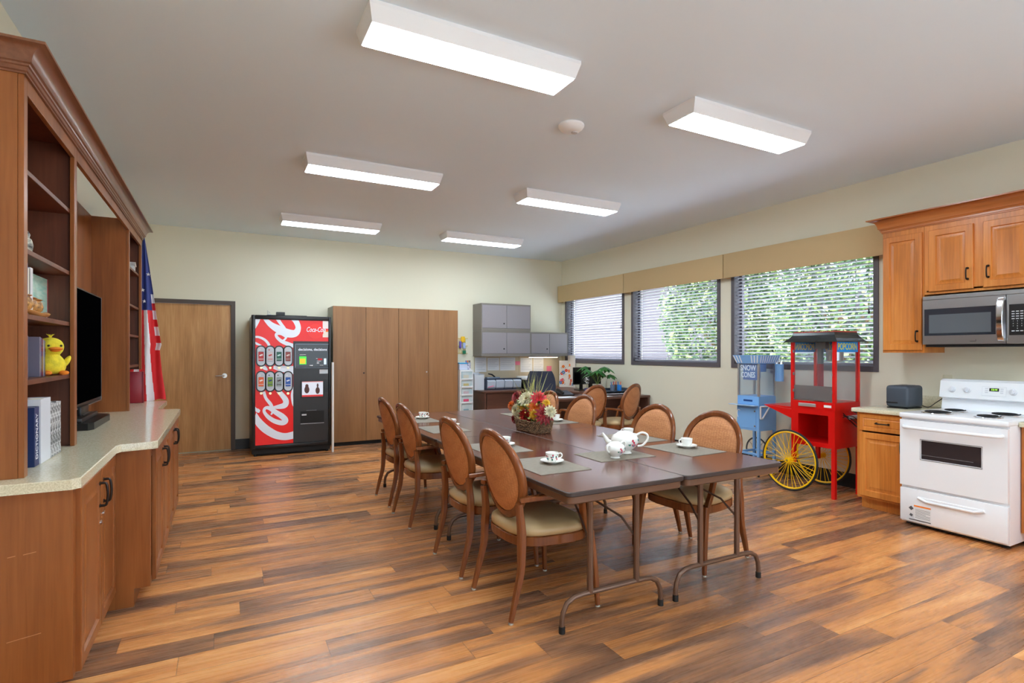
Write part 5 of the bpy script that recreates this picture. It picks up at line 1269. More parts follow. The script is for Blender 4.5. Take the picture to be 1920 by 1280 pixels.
stroke(g, [(250, 104, 30), (280, 150, 26), (318, 200, 22), (332, 240, 20), (322, 275, 16), (285, 305, 14)], d=.0004)
stroke(g, [(392, 335, 30), (340, 318, 32), (288, 295, 28), (252, 262, 24), (250, 238, 22), (290, 236, 26), (330, 262, 22)], d=.0005)
stroke(g, [(70, 262, 16), (110, 264, 18), (155, 285, 20), (185, 318, 22), (196, 350, 18)], d=.0006)
stroke(g, [(92, 100, 70), (92, 135, 44), (86, 170, 20), (80, 195, 4)], d=.0007)
stroke(g, [(225, 505, 24), (270, 512, 44), (330, 522, 56), (395, 528, 66)], d=.0003)
stroke(g, [(130, 490, 14), (155, 510, 30), (178, 528, 10)], d=.0004); stroke(g, [(70, 300, 8), (95, 318, 18), (130, 330, 6)], d=.0005)
g.fin('script_lettering', M_vwh, t, smooth=0)
g = G(); cx_, cz_ = front(565, 205); g.cyl((cx_, Yf - .0012, cz_ - .02), (cx_, Yf - .004, cz_ - .02), .105, 40); ds = g.fin('red_disc', mat('disc_red', (236, 34, 26), .3, emit=.08), t)
G().text('Coca-Cola', (cx_, Yf - .005, cz_), X3, Z3, .098, .0008, shear=.35, font_off=.0008, sx=.62).fin('small_script', M_vwh, ds, smooth=0)
for (a, b, c_, d_, nm, col) in ((620, 135, 665, 195, 'white_sticker', (240, 226, 222)), (620, 212, 665, 265, 'orange_white_sticker', (242, 226, 214))):
    X0_, Z0_ = front(a, d_); X1_, Z1_ = front(c_, b); s = G().box(X0_, X1_, Yf - .003, Yf - .001, Z0_, Z1_).fin(nm, mat(nm, col, .5), t, smooth=0)
    if 'orange' in nm: G().box(X0_, X1_, Yf - .0042, Yf - .0031, Z1_ - .018, Z1_).fin('orange_edge', mat('sticker_orange', (240, 130, 40), .5), s, smooth=0)
def pill(g, cx, cz, w, h, y0, y1, n=10):
    P = []; r = w
    for i in range(2 * n + 2):
        a = pi * i / n if i <= n else pi * (i - 1) / n; c = h - w if i <= n else -(h - w)
        P.append((cx + r * cos(a), cz + c + r * sin(a)))
    g.prism([(x, y0, z) for x, z in P], (0, y1 - y0, 0))
M_sil = mat('selection_silver', (200, 206, 216), .35)
CANS = [(190, 36, 34), (214, 200, 202), (20, 96, 76), (150, 60, 52), (236, 100, 40), (120, 160, 50), (150, 160, 160), (40, 90, 180)]
for r in range(2):
    for k in range(4):
        X_, Z_ = front((126, 199, 270, 342)[k], (415, 618)[r]); nm = ['leftmost', 'second', 'third', 'rightmost'][k] + (' of upper row' if r == 0 else ' of lower row')
        g = G(); pill(g, X_, Z_, .064, .145, Yf - .012, Yf - .002); bz_ = g.fin('selection_button', M_vb, t, smooth=40)
        g = G(); pill(g, X_, Z_, .048, .128, Yf - .016, Yf - .0123); g.fin('button_face', M_sil, bz_, smooth=40)
        g = G(); g.box(X_ - .032, X_ + .032, Yf - .0175, Yf - .0163, Z_ - .066, Z_ + .058, .004); g.fin('can_picture', mat('can_%d' % (r * 4 + k), CANS[r * 4 + k], .3), bz_, smooth=0)
        g = G(); rr = random.Random(r * 4 + k)
        g.obox((X_, Yf - .0182, Z_ + .012), Vector((1, 0, .35)).normalized(), Vector((-.35, 0, 1)).normalized(), Y3, .021, .009, .0004); g.box(X_ - .03, X_ + .03, Yf - .0185, Yf - .0178, Z_ - .045, Z_ - .038)
        g.box(X_ - .022, X_ - .006, Yf - .0165, Yf - .0160, Z_ + .078, Z_ + .092)
        g.fin('can_marking', mat('canmark_%d' % (k + 4 * r), [(240, 236, 236), (200, 40, 44), (200, 230, 220), (222, 206, 200), (250, 240, 236), (34, 50, 110), (70, 30, 40), (236, 240, 246)][k + 4 * r], .4), bz_, smooth=0)
        Xb, Zb = front((127, 200, 270, 342)[k], (509, 714)[r]); G().cyl((Xb, Yf - .001, Zb), (Xb, Yf - .010, Zb), .017, 14).fin('lit_dot', mat('cream_dot', (246, 240, 200), .4, emit=.25), bz_)
def vbox(a, b, c_, d_, nm, m, y0, y1, par=None, bev=0):
    X0_, Z0_ = front(a, d_); X1_, Z1_ = front(c_, b); return G().box(X0_, X1_, Yf - y1, Yf - y0, Z0_, Z1_, bev).fin(nm, m, par or t, smooth=0)
pay = vbox(400, 322, 664, 505, 'payment_panel', mat('payment_black', (30, 29, 30), .15), .0022, .012, bev=.003)
g = G()
for q in ((400, 318, 666, 322), (400, 505, 666, 512), (396, 318, 402, 512)):
    X0_, Z0_ = front(q[0], q[3]); X1_, Z1_ = front(q[2], q[1]); g.box(X0_, X1_, Yf - .015, Yf - .012, Z0_, Z1_)
g.fin('panel_edge', mat('edge_grey', (110, 116, 126), .3, .6), pay, smooth=0)
X_, Z_ = front(540, 363); G().text('decisions, decisions', (X_, Yf - .0135, Z_), X3, Z3, .050, .0006, font_off=.0012, sx=.98).fin('lettering', M_vwh, pay, smooth=0)
vbox(432, 418, 488, 482, 'card_reader_light', mat('reader_green', (60, 190, 60), .4, emit=.9), .012, .016, pay); vbox(436, 436, 480, 476, 'reader_face', mat('reader_yellow', (240, 190, 40), .4, emit=.3), .0162, .018, pay)
vbox(580, 434, 615, 448, 'red_label', mat('label_red', (220, 30, 40), .4), .012, .0135, pay); vbox(628, 434, 648, 482, 'coin_slot', M_steel, .012, .0145, pay)
g = G(); 
for q in ((572, 452, 606, 458), (572, 464, 590, 476), (596, 486, 622, 491), (434, 402, 486, 407), (515, 486, 540, 494), (566, 432, 578, 437)):
    X0_, Z0_ = front(q[0], q[3]); X1_, Z1_ = front(q[2], q[1]); g.box(X0_, X1_, Yf - .0135, Yf - .012, Z0_, Z1_)
g.fin('small_print', mat('print_white', (200, 200, 204), .5), pay, smooth=0)
vbox(594, 522, 662, 556, 'white_label', mat('label_pale', (206, 212, 218), .4), .0022, .004)
scf = vbox(444, 606, 628, 750, 'screen_bezel', M_vb, .0022, .014, bev=.002)
vbox(453, 616, 621, 742, 'screen', mat('vending_screen', (206, 210, 222), .3, emit=.35), .0142, .0155, scf); vbox(453, 722, 621, 742, 'screen_band', mat('screen_red', (214, 50, 50), .3, emit=.2), .0157, .0165, scf); vbox(453, 616, 621, 626, 'screen_top_band', mat('screen_pink', (226, 150, 150), .3, emit=.2), .0157, .0165, scf)
g = G()
for (cx, cy, w, h) in ((492, 684, 20, 30), (492, 655, 13, 16), (578, 690, 17, 28), (578, 650, 7, 16)):
    X0_, Z0_ = front(cx - w, cy + h); X1_, Z1_ = front(cx + w, cy - h); g.tube([(((X0_ + X1_) / 2) + (X1_ - X0_) / 2 * cos(a), Yf - .0165, ((Z0_ + Z1_) / 2) + (Z1_ - Z0_) / 2 * sin(a)) for a in [2 * pi * i / 14 for i in range(14)]], .0004, 4, closed=True)
    g.poly([(((X0_ + X1_) / 2) + (X1_ - X0_) / 2 * cos(a), Yf - .0166 - .0001 * h, ((Z0_ + Z1_) / 2) + (Z1_ - Z0_) / 2 * sin(a)) for a in [2 * pi * i / 14 for i in range(14)]])
g.fin('screen_pictures', mat('pic_brown', (84, 44, 40), .4), scf, smooth=0)
slot = vbox(442, 850, 630, 955, 'dispensing_slot', mat('slot_black', (3, 3, 3), .6), .0022, .005)
vbox(442, 950, 630, 956, 'slot_lip', M_steel, .0052, .012, slot); vbox(488, 846, 570, 851, 'slot_flap_edge', M_steel, .0052, .010, slot); vbox(452, 878, 490, 892, 'slot_label', mat('label_pale', (206, 212, 218), .4), .0052, .006, slot)
vbox(634, 600, 662, 702, 'coin_door', M_vb, .0022, .008)
G().box(VX1 - .004, VX1 - .0005, VY + .02, VY + .05, 1.05, 1.12).fin('lock', M_steel, t, smooth=0)
# clutter on top of it
x = lambda u: onY(u, 588, 8.3).x
t = thing('cable_box', (x(513), 8.3, VZ), 'small black box with a flat tray lying on top of the vending machine', 'box')
G().box(x(500), x(575), 8.268, 8.45, VZ - .0095 + .0005, VZ + .012, .003).fin('tray', M_blackm, t, smooth=0); G().box(x(518), x(534), 8.275, 8.36, VZ + .0125, VZ + .055, .004).fin('box', M_black, t, smooth=0)
g = G(); g.box(x(501), x(508), 8.272, 8.29, VZ + .0125, VZ + .02); g.tube([(x(502), 8.26, VZ + .02), (x(501), 8.26, VZ + .07), (x(506), 8.26, VZ + .035)], .004, 5); g.fin('clip', M_steel, t, smooth=0)
# ================================================================ OFFICE CORNER
M_desk = wood('desk_laminate', (88, 58, 46), (104, 68, 54), (118, 80, 64), .35, axis='X')
DZ_ = .76; DY = 8.34; dx0 = 3.90
M_grey = mat('grey_cabinet', (146, 140, 146), .45); M_greyd = mat('grey_cabinet_shell', (128, 122, 116), .5)
def wallcab(x0, x1, z0, z1, label):
    y0 = YB - .37; t = thing('wall_cabinet', ((x0 + x1) / 2, YB - .18, z0), label, 'cabinet', 'grey office wall cabinets')
    g = G(); g.box(x0, x1, y0 + .02, YB - .001, z0, z1, .003); g.box(x0, x1, y0, y0 + .02, z1 - .025, z1); g.box(x0, x1, y0, y0 + .02, z0, z0 + .045); g.box(x0, x0 + .012, y0, y0 + .02, z0 + .045, z1 - .025); g.box(x1 - .012, x1, y0, y0 + .02, z0 + .045, z1 - .025)
    g.fin('carcass', M_greyd, t, smooth=0); m = (x0 + x1) / 2
    for a, b, k in ((x0 + .014, m - .003, 1), (m + .003, x1 - .014, 0)):
        d = G().box(a, b, y0 - .004, y0 + .018, z0 + .048, z1 - .028, .002).fin('door', M_grey, t, smooth=0)
        if k: G().cyl((b - .05, y0 - .0042, z0 + .13), (b - .05, y0 - .009, z0 + .13), .013, 12).fin('lock', M_blackm, d)
xa, xb, xc = onY(902.8, 600, YB - .37).x, onY(995, 600, YB - .37).x, onY(1064, 600, YB - .37).x
wallcab(xa, xb - .001, 1.792, 2.268, 'upper grey two door wall cabinet, on top of the other')
wallcab(xa, xb - .001, 1.348, 1.790, 'lower grey two door wall cabinet, at the left under the upper one')
wallcab(xb + .001, xc, 1.348, 1.782, 'grey two door wall cabinet at the right, next to the corner window')
# desks: back, return, peninsula
t = thing('desk', (4.5, 8.65, 0), 'brown desk along the back wall under the grey cabinets', 'desk', 'brown office desks')
G().box(dx0, 5.19, DY, YB - .014, DZ_ - .03, DZ_, .004).fin('desktop', M_desk, t, smooth=20)
G().box(dx0 + .06, 5.19, DY + .04, DY + .06, .02, DZ_ - .0305).fin('front_panel', M_desk, t, smooth=0); G().box(dx0 + .01, dx0 + .04, DY + .02, YB - .02, 0, DZ_ - .0305).fin('end_panel', M_desk, t, smooth=0)
t = thing('desk', (5.5, 7.9, 0), 'brown desk return along the window wall, under the black monitor', 'desk', 'brown office desks')
G().box(5.195, XR - .014, 7.16, YB - .014, DZ_ - .03, DZ_, .004).fin('desktop', M_desk, t, smooth=20); G().box(XR - .05, XR - .016, 7.18, YB - .02, 0, DZ_ - .0305).fin('back_panel', M_desk, t, smooth=0); G().box(5.2, 5.72, YB - .06, YB - .03, 0, DZ_ - .0305).fin('end_panel', M_desk, t, smooth=0)
PYF = 6.45
t = thing('desk', (4.9, 6.8, 0), 'brown desk whose long edge faces the camera, behind the two visitor armchairs', 'desk', 'brown office desks')
G().box(4.02, XR - .014, PYF, 7.155, DZ_ - .032, DZ_, .004).fin('desktop', M_desk, t, smooth=20); G().box(4.08, XR - .06, 6.95, 6.97, .02, DZ_ - .0325).fin('modesty_panel', M_desk, t, smooth=0)
for a in (4.03, XR - .055): G().box(a, a + .035, PYF + .01, 7.14, 0, DZ_ - .0325).fin('end_panel', M_desk, t, smooth=0)
# pin boards with papers
zp0, zp1 = DZ_ + .02, 1.345; M_pin = mat('beige_pinboard', (212, 198, 172), .9, bump=.1, bscale=300)
ed = [onY(u, 690, YB - .02).x for u in (889, 973, 1048)]
for i, lb in ((0, 'beige pin board at the left, mostly covered with papers'), (1, 'beige pin board at the right under the grey cabinet, lit by its lamp')):
    G().box(ed[i] + .004, ed[i + 1] - .004, YB - .014 - .006, YB - .0135 + .0, zp0, zp1).fin('pin_board', M_pin, None, smooth=0, label=lb, category='pin board', group='beige pin boards')
M_pp = mat('paper_white', (232, 234, 240), .7); M_pk = mat('paper_pink', (240, 130, 160), .7); M_ln = mat('paper_print', (190, 196, 206), .7)
def sheet(u0, v0, u1, v1, lb, m=M_pp, nm='paper_sheet', rot=0):
    A, B_ = onY(u0, v0, YB - .0215), onY(u1, v1, YB - .0215); z0, z1 = max(B_.z, zp0 + .01), min(A.z, zp1 - .004)
    t = thing(nm, ((A.x + B_.x) / 2, YB - .021, z0), lb, 'paper', 'papers pinned above the back desk')
    G().box(A.x, B_.x, YB - .0225, YB - .0205, z0, z1).fin('sheet', m, t, smooth=0)
    if m is M_pp:
        g = G(); n = max(3, int((z1 - z0) / .035))
        for k in range(n): g.box(A.x + .02, B_.x - .02 - (k % 3) * .03, YB - .0232, YB - .0228, z1 - .03 - k * (z1 - z0 - .04) / n, z1 - .024 - k * (z1 - z0 - .04) / n)
        g.fin('print', M_ln, t, smooth=0)
sheet(890.5, 670, 912, 697, 'white printed sheet at the far left of the pin board'); sheet(914, 671, 936, 694, 'white printed sheet second from the left'); sheet(937.5, 670, 966, 694, 'wide white printed sheet right of the second one')
sheet(976, 671, 998, 697, 'white printed sheet at the left of the lit pin board'); sheet(1000, 671, 1019, 697, 'white printed sheet at the middle of the lit pin board')
sheet(966, 677, 975, 684, 'small pink note between the two pin boards', M_pk, 'pink_note'); sheet(1025, 686, 1034, 698, 'pink note at the right of the lit pin board', M_pk, 'pink_note')
# under cabinet lamp
t = thing('cabinet_lamp', ((xb + xc) / 2, 8.8, 1.34), 'slim lit lamp under the right grey wall cabinet', 'lamp')
G().box(xb + .06, xc - .1, 8.74, 8.80, 1.325, 1.3475).fin('housing', M_whitep, t, smooth=0); G().box(xb + .08, xc - .12, 8.745, 8.795, 1.320, 1.3245).fin('diffuser', mat('warm_lamp', (255, 236, 200), .5, emit=7), t, smooth=0)
# things on the back desk
dz = DZ_ + .0006
def ux(u, Y): return onY(u, 720, Y).x
t = thing('file_holder', (ux(900, 8.75), 8.75, dz), 'white upright file holder at the left end of the back desk', 'file holder')
a, b = ux(889, 8.72), ux(907, 8.72); g = G()
g.box(a, b, 8.70, 8.704, dz, dz + .26); g.box(a, b, 8.92, 8.924, dz, dz + .30); g.box(a, a + .004, 8.704, 8.92, dz, dz + .28); g.box(b - .004, b, 8.704, 8.92, dz, dz + .28); g.box(a + .004, b - .004, 8.704, 8.92, dz, dz + .006)
g.fin('shell', mat('pale_plastic', (214, 218, 226), .4), t, smooth=0)
a, b = ux(912.5, 8.62), ux(978, 8.62); t = thing('drawer_organizer', ((a + b) / 2, 8.7, dz), 'dark organizer with four clear bins on the back desk', 'organizer')
g = G(); h = .195; g.box(a, b, 8.78, 8.80, dz, dz + h); g.box(a, b, 8.63, 8.78, dz, dz + .015); g.box(a, b, 8.63, 8.78, dz + h - .015, dz + h)
for k in range(5): xx = a + (b - a - .012) * k / 4; g.box(xx, xx + .012, 8.63, 8.78, dz + .015, dz + h - .015)
g.fin('frame', mat('navy_plastic', (46, 56, 78), .4), t, smooth=0); M_bin = mat('bin_clear', (196, 206, 220), .15)
for k in range(4):
    xx = a + (b - a - .012) * k / 4 + .014; w = (b - a - .012) / 4 - .004
    bn = G().prism([(xx, 8.615, dz + .02 + .02), (xx, 8.60, dz + .15), (xx, 8.64, dz + h - .02), (xx, 8.77, dz + h - .02), (xx, 8.77, dz + .018), (xx, 8.64, dz + .018)], (w - .012, 0, 0)).fin('clear_bin', M_bin, t, smooth=0)
    if k == 0: G().obox((xx + .06, 8.604, dz + .06), Vector((.97, 0, .2)), Vector((-.2, 0, .97)), Y3, .055, .008, .001).fin('pink_marker', M_pk, bn, smooth=0)
z2 = dz + h + .0005; t = thing('hole_punch', (a + .12, 8.7, z2), 'grey hole punch with a raised black lever on top of the organizer', 'hole punch')
G().box(a + .03, a + .28, 8.66, 8.76, z2, z2 + .025, .005).fin('base', mat('punch_grey', (120, 132, 150), .4), t, smooth=30); G().tube([(a + .20, 8.7, z2 + .025), (a + .14, 8.7, z2 + .07), (a + .07, 8.7, z2 + .085)], [.014, .014, .010], 8).fin('lever', M_black, t)
a, b = ux(980.5, 8.6), ux(1024, 8.6); t = thing('printer', ((a + b) / 2, 8.7, dz), 'white and dark printer behind the office chair', 'printer')
G().box(a + .02, b - .02, 8.55, 8.85, dz, dz + .16, .008).fin('body', M_black, t, smooth=30); G().box(a, b, 8.53, 8.87, dz + .1605, dz + .225, .02, 3).fin('lid', M_whitep, t, smooth=40)
g = G(); g.box(a + .05, b - .05, 8.46, 8.55, dz + .09, dz + .10); g.box(a + .06, b - .06, 8.53, 8.5495, dz + .02, dz + .08); g.fin('paper_tray', M_whitep, t, smooth=0)
# plastic drawer tower
TYF = 8.42; a, b = wx[4] + .01, onY(888, 700, TYF).x; t = thing('drawer_tower', ((a + b) / 2, 8.6, 0), 'white plastic tower of clear drawers beside the wardrobe', 'drawer tower')
g = G(); zs = [.10, .36, .56, .69, .82, .95, 1.09]; hh = 1.125
M_twh = mat('tower_white', (228, 232, 234), .35); M_tcl = mat('drawer_clear', (180, 200, 206), .2, c2=(206, 214, 214), nscale=9)
g.box(a, b, 8.80, 8.82, 0, hh); g.box(a, a + .02, TYF + .02, 8.80, 0, hh); g.box(b - .02, b, TYF + .02, 8.80, 0, hh); g.box(a + .02, b - .02, TYF + .01, 8.80, hh - .03, hh); g.box(a + .02, b - .02, TYF + .01, 8.80, 0, .04)
for z_ in zs[1:-1]: g.box(a + .02, b - .02, TYF + .015, 8.80, z_ - .008, z_ + .008)
g.fin('frame', M_twh, t, smooth=0)
cl = [(120, 160, 176), (120, 160, 176), (214, 70, 110), (190, 170, 180), (190, 176, 120), (200, 196, 180)]
for k in range(6):
    z0, z1 = (.045 if k == 0 else zs[k] + .009), (zs[k + 1] - .009 if k < 5 else hh - .032)
    d = G().box(a + .022, b - .022, TYF, 8.78, z0 + .003, z1 - .003, .004).fin('drawer', M_tcl, t, smooth=0)
    G().box(a + .012, b - .012, TYF - .012, TYF - .0005, z0 + .002, z0 + .024, .003).fin('pull_lip', M_twh, d, smooth=0)
    G().box(a + .05, b - .09, TYF - .0035, TYF - .0008, z0 + .03, (z0 + z1) / 2 + .015).fin('contents', mat('contents_%d' % k, cl[k], .6), d, smooth=0)
zt2 = hh + .0005; xm_ = (a + b) / 2; t = thing('storage_tub', (a + .06, 8.55, zt2), 'clear tub with a blue lid on top of the drawer tower', 'tub')
G().box(a + .0, a + .145, 8.47, 8.66, zt2, zt2 + .10, .006).fin('tub', mat('tub_clear', (196, 206, 228), .2), t, smooth=0); G().box(a - .0, a + .147, 8.465, 8.665, zt2 + .1005, zt2 + .118, .004).fin('lid', mat('lid_blue', (60, 170, 226), .4), t, smooth=0)
t = thing('marker_jar', (b - .06, 8.52, zt2), 'white jar full of markers on top of the drawer tower', 'jar'); G().cyl((b - .056, 8.53, zt2), (b - .056, 8.53, zt2 + .12), .046, 18).fin('jar', mat('jar_pattern', (226, 226, 236), .4, c2=(90, 90, 150), nscale=40), t)
for k, c_ in enumerate(((40, 40, 46), (60, 60, 70), (210, 60, 50), (50, 90, 190), (236, 120, 40), (80, 40, 40))): 
    aa = k * 1.05; G().cyl((b - .056 + .03 * cos(aa), 8.53 + .03 * sin(aa), zt2 + .09), (b - .056 + .036 * cos(aa), 8.53 + .036 * sin(aa), zt2 + .155), .008, 6).fin('marker', mat('marker_%d' % k, c_, .4), t)
# yellow wire rack with hanging things on the wall
p0, p1 = onY(861, 634, YB - .01), onY(880, 662, YB - .01); t = thing('wire_rack', ((p0.x + p1.x) / 2, YB - .02, p1.z), 'yellow wire rack with small colourful things on the wall beside the wardrobe', 'rack')
g = G(); M_yw = mat('yellow_wire', (226, 196, 40), .5)
for k in range(3): zz = p0.z - (p0.z - p1.z) * k / 2; g.cyl((p0.x - .05, YB - .012, zz), (p1.x - .03, YB - .012, zz), .004, 6)
for k in range(4): xx = p0.x + (p1.x - p0.x - .08) * k / 3; g.cyl((xx, YB - .012, p1.z), (xx, YB - .012, p0.z), .004, 6)
g.fin('wires', M_yw, t)
for k, (u, v, w, h, c_) in enumerate(((866, 636, .07, .10, (250, 200, 30)), (861, 646, .04, .12, (110, 90, 190)), (868, 648, .05, .10, (170, 190, 232)), (868, 660, .06, .06, (30, 130, 90)))):
    p = onY(u, v, YB - .03); G().box(p.x - w / 2 + .02, p.x + w / 2 + .02, YB - .040 - .004 * k, YB - .0165 - .004 * k, p.z - h / 2, p.z + h / 2, .006).fin('hanging_tool', mat('tool_%d' % k, c_, .5), t, smooth=30)
# office chair
oc = Vector((4.60, 7.62, 0)); t = thing('office_chair', oc, 'dark blue office chair behind the flowers, at the back desk', 'chair')
M_nav = mat('navy_fabric', (52, 58, 78), .8, bump=.2, bscale=300); an = radians(205); fx, fy = cos(an), sin(an)
Mo = Matrix.Translation(oc) @ Matrix.Rotation(radians(52), 4, 'Z')
g = G(); rs = []
for i in range(11):
    z = .56 + .56 * i / 10; w = .23 * (1 - .25 * abs(2 * i / 10 - 1) ** 3); d = .22 + .02 * cos(i * .6); cv = .04
    rs.append([Vector((-d - cv * (1 - (a_ / 1.0) ** 2) + (0 if k else .055), w * a_, z)) for k, a_ in [(0, -1), (0, -.5), (0, 0), (0, .5), (0, 1), (1, 1), (1, .5), (1, 0), (1, -.5), (1, -1)]])
g.rings(rs).xf(Mo).fin('backrest', M_nav, t, smooth=60)
g = G(); g.rings([[Vector((x, y, z)) for x, y in superell(.25 * s, .25 * s, 28, 3.5)] for s, z in ((.9, .42), (1, .44), (1, .48), (.9, .505), (.5, .512))]).xf(Mo).fin('seat', M_nav, t, smooth=60)
G().cyl((0, 0, .08), (0, 0, .42), .03, 12).xf(Mo).fin('column', M_black, t); G().box(-.27, -.05, -.03, .03, .40, .42).xf(Mo).fin('back_bracket', M_black, t); G().box(-.285, -.262, -.03, .03, .41, .72).xf(Mo).fin('back_bar', M_black, t)
for k in range(5): a_ = k * 2 * pi / 5; G().tube([(0, 0, .10), (.28 * cos(a_), .28 * sin(a_), .07)], [.028, .016], 8).xf(Mo).fin('base_leg', M_black, t); G().ball((.28 * cos(a_), .28 * sin(a_), .028), .028, 10, 6).xf(Mo).fin('caster', M_black, t)
for s in (-1, 1): G().tube(smoothpath([(-.02, s * .24, .43), (-.02, s * .29, .50), (-.02, s * .29, .66), (.02, s * .28, .69), (.16, s * .27, .69)], 4), .016, 8).xf(Mo).fin('armrest', M_black, t)
# floral folding panel in the corner
fy_ = 8.80; A = onY(1048.5, 700, fy_); B_ = onY(1065, 700, 8.72); C_ = onY(1086, 700, 8.45)
t = thing('floral_panel', (B_.x, B_.y, dz), 'white folding panel printed with bright flowers, in the corner of the desk', 'panel'); hgt = .53
M_fl = mat('floral_white', (240, 236, 230), .6); M_fg = mat('floral_grey', (176, 180, 186), .6)
def wall2(P, Q, h, nm, m, par):
    P, Q = Vector((P.x, P.y, 0)), Vector((Q.x, Q.y, 0)); U = (Q - P).normalized(); N = Vector((U.y, -U.x, 0)); c = (P + Q) / 2 + Z3 * (dz + h / 2)
    return G().obox(c, U, Z3, N, (Q - P).length / 2, h / 2, .005).fin(nm, m, par, smooth=0), P, U, N, (Q - P).length
w1, P1, U1, N1, L1 = wall2(A, B_, .50, 'left_leaf', M_fl, t); w2, P2, U2, N2, L2 = wall2(B_, Vector((min(C_.x, XR - .03), C_.y, 0)), .60, 'right_leaf', M_fl, t)
rr = random.Random(11)
FCOL = [('f_pink', (238, 80, 120)), ('f_red', (230, 60, 60)), ('f_orange', (240, 110, 40)), ('f_blue', (60, 130, 210)), ('f_green', (90, 150, 110)), ('f_yellow', (236, 200, 60)), ('f_dark', (60, 60, 80))]
for w_, P, U, N, L, n in ((w1, P1, U1, N1, L1, 8), (w2, P2, U2, N2, L2, 10)):
    g = G()
    for k in range(n):
        cx, cz = rr.uniform(.03, L - .03), rr.uniform(.05, .45); r = rr.uniform(.018, .036); g.m(rr.choice([0, 1, 2, 3, 0, 2])); 
        for j in range(6):
            a_ = j * pi / 3; c = P + U * (cx + r * .6 * cos(a_)) + Z3 * (dz + cz + r * .6 * sin(a_)) + N * (.0056 + .0001 * j + .0007 * k / n)
            g.poly([c + U * (r * .5 * cos(q)) + Z3 * (r * .5 * sin(q)) for q in [2 * pi * i / 7 for i in range(7)]])
        g.m(5); c = P + U * cx + Z3 * (dz + cz) + N * .0075; g.poly([c + U * (r * .3 * cos(q)) + Z3 * (r * .3 * sin(q)) for q in [2 * pi * i / 6 for i in range(6)]])
        for s in (-1, 1):
            g.m(rr.choice([4, 6])); c = P + U * (cx + s * r) + Z3 * (dz + cz - r * 1.3) + N * .0062; g.poly([c, c + U * (s * .012) + Z3 * .006, c + U * (s * .022) + Z3 * .022, c + U * (s * .006) + Z3 * .014])
    g.fin('printed_flowers', [mat(a_, b_, .6) for a_, b_ in FCOL], w_, smooth=0)
# monitors
def slab(nm, u0, u1, v0, v1, Y, label, cat, tilt=0, grp=None, th=.03, zb=None):
    A, B_ = onY(u0, v1, Y), onY(u1, v0, Y); t = thing(nm, ((A.x + B_.x) / 2, Y, dz), label, cat, grp)
    zb = A.z if zb is None else zb
    G().box(A.x, B_.x, Y, Y + th, zb, B_.z, .004).fin('housing', M_black, t, smooth=25); G().box(A.x + .012, B_.x - .012, Y - .0012, Y - .0002, zb + .02, B_.z - .012).fin('screen', mat('black_screen', (6, 6, 8), .15), t, smooth=0)
    g = G(); cx = (A.x + B_.x) / 2; g.box(cx - .03, cx + .03, Y + th, Y + th + .02, dz + .01, (zb + B_.z) / 2); g.box(cx - .11, cx + .11, Y - .06, Y + .10, dz, dz + .012, .003); g.fin('stand', M_black, t, smooth=0); return t
slab('monitor', 1075.5, 1108, 688, 721, 7.86, 'black square monitor in front of the floral panel', 'monitor')
slab('tablet_screen', 1105, 1127, 699, 728, 7.55, 'smaller dark screen right of the square monitor', 'monitor', zb=.80)
# plant
pc = Vector((5.42, 7.25, dz)); t = thing('potted_plant', pc, 'green leafy plant in a pale pot on the desk under the window', 'plant')
G().lathe([(.05, 0), (.065, .005), (.08, .14), (.074, .14), (.068, .12)], pc, 20).fin('pot', mat('pale_pot', (216, 210, 190), .4), t)
g = G(); rr = random.Random(5); tips = []
for k in range(9):
    a_ = k * 2.4; q = rr.uniform(.10, .24); hgt = rr.uniform(.28, .44); e = pc + Vector((q * cos(a_), q * sin(a_) * .8, hgt)); tips.append((e, a_)); g.tube(smoothpath([pc + Z3 * .12, pc + Vector((.35 * q * cos(a_), .35 * q * sin(a_), .24)), e], 4), .003, 5)
g.fin('stems', mat('plant_stem', (110, 130, 60), .6), t); g = G()
for e, a_ in tips:
    for j in range(6):
        b_ = a_ + (j - 2.5) * .75; L = rr.uniform(.11, .17); d = Vector((cos(b_), sin(b_), -.45)).normalized(); w = d.cross(Z3).normalized() * L * .24
        g.poly([e, e + d * L * .35 + w, e + d * L * .7 + w * .8 - Z3 * .01, e + d * L - Z3 * .03, e + d * L * .7 - w * .8 - Z3 * .01, e + d * L * .35 - w])
g.fin('leaves', mat('plant_leaf', (74, 134, 62), .4, c2=(44, 100, 50), nscale=10), t, smooth=0)
# white daisy stem in a blue holder, pen cups, tray, phone, papers
c = Vector((5.02, 6.98, dz)); t = thing('artificial_daisy', c, 'white daisy standing in a small purple cup on the desk', 'flower'); G().cyl(c, c + Z3 * .10, .035, 14, .042).fin('cup', mat('purple_cup', (70, 66, 110), .5), t); G().tube([c + Z3 * .06, c + Z3 * .17, c + Vector((-.02, 0, .26))], .003, 5).fin('stem', M_gl, t)
g = G()
for k in range(30): a_ = k * 1.1; z_ = .16 + .006 * k * .6; d = Vector((cos(a_), sin(a_) * .6, rr.uniform(-.2, .5))).normalized(); e = c + Vector((-.012, 0, z_)); w = d.cross(Z3).normalized() * .011; g.poly([e, e + d * .03 + w, e + d * .06, e + d * .03 - w])
g.fin('petals', mat('daisy_white', (240, 240, 240), .6), t, smooth=0)
c = Vector((5.40, 6.86, dz)); t = thing('letter_tray', c, 'black letter tray with papers and pens near the right end of the desk', 'tray')
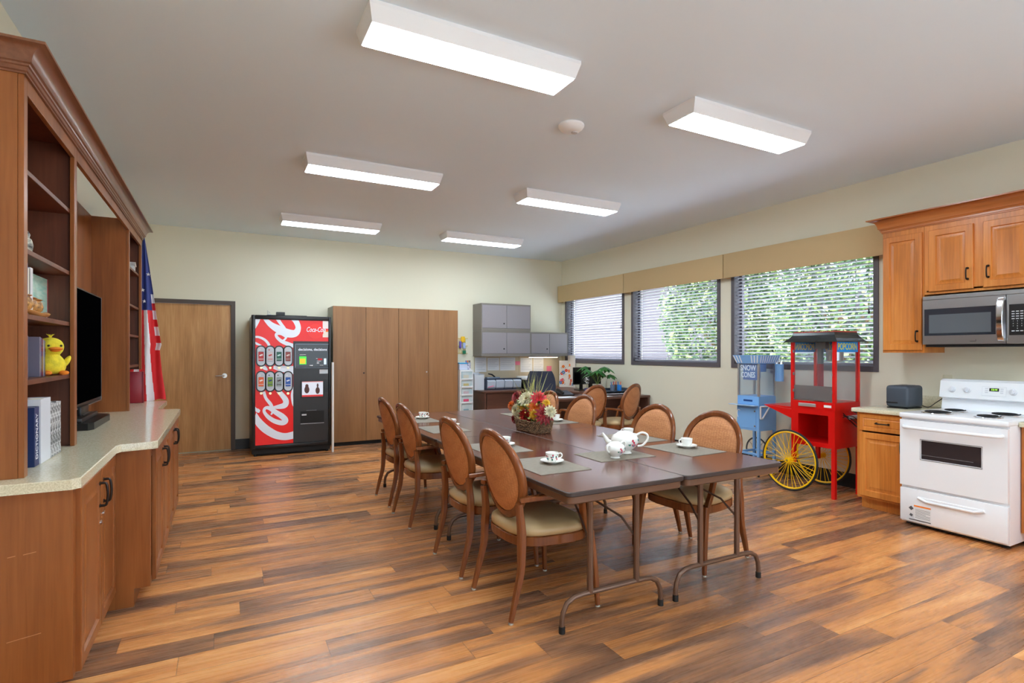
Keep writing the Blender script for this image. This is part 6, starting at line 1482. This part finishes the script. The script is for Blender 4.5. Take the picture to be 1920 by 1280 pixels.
g = G(); g.box(c.x - .22, c.x + .22, c.y - .14, c.y + .14, c.z, c.z + .006); g.prism([(c.x + .21, c.y - .14, c.z + .006), (c.x + .27, c.y - .14, c.z + .095), (c.x + .262, c.y - .14, c.z + .095), (c.x + .20, c.y - .14, c.z + .006)], (0, .28, 0)); g.box(c.x - .22, c.x + .21, c.y + .132, c.y + .14, c.z + .006, c.z + .09); g.box(c.x - .22, c.x + .2, c.y - .14, c.y + .13, c.z + .05, c.z + .055); g.box(c.x - .22, c.x - .214, c.y - .14, c.y + .13, c.z + .006, c.z + .055)
g.fin('shelves', mat('tray_black', (44, 52, 66), .4), t, smooth=0); G().box(c.x - .20, c.x + .14, c.y - .13, c.y + .10, c.z + .012, c.z + .022).fin('papers', M_pp, t, smooth=0)
for k, (dx, dy, c_, nm) in enumerate(((.02, .0, (90, 106, 130), 'grey'), (.14, -.02, (30, 130, 220), 'bright blue'), (.13, .085, (90, 80, 80), 'dark'))):
    q = c + Vector((dx, dy, .0555)); t = thing('pen_cup', q, nm + ' pen cup on the black letter tray', 'pen cup', None); G().cyl(q, q + Z3 * .09, .036, 14).fin('cup', mat('cup_%d' % k, c_, .5), t)
    for j, cc_ in enumerate(((240, 140, 40), (70, 170, 80), (50, 70, 210), (230, 80, 50))): a_ = j * 1.6; G().cyl(q + Vector((.018 * cos(a_), .018 * sin(a_), .06)), q + Vector((.03 * cos(a_), .03 * sin(a_), .14)), .005, 6).fin('pen', mat('pen_%d' % j, cc_, .4), t)
c = Vector((4.62, 7.0, dz)); t = thing('desk_phone', c, 'black desk phone with its handset near the flowers side of the desk', 'phone')
G().prism([c + Vector((-.11, -.10, 0)), c + Vector((-.11, .11, 0)), c + Vector((-.11, .11, .07)), c + Vector((-.11, -.10, .02))], (.22, 0, 0)).fin('base', M_black, t, smooth=0); G().tube(smoothpath([c + Vector((-.08, -.08, .045)), c + Vector((-.08, -.04, .06)), c + Vector((-.08, .04, .082)), c + Vector((-.08, .09, .09))], 4), .018, 8).fin('handset', M_black, t)
for k, (x_, y_, lb) in enumerate(((4.45, 6.72, 'white paper at the front edge of the desk behind the armchairs'), (5.0, 6.62, 'white paper by the letter tray'))):
    G().box(x_ - .15, x_ + .15, y_ - .11, y_ + .11, dz, dz + .002 + .002 * k).fin('paper_sheet', M_pp, None, smooth=0, label=lb, category='paper')
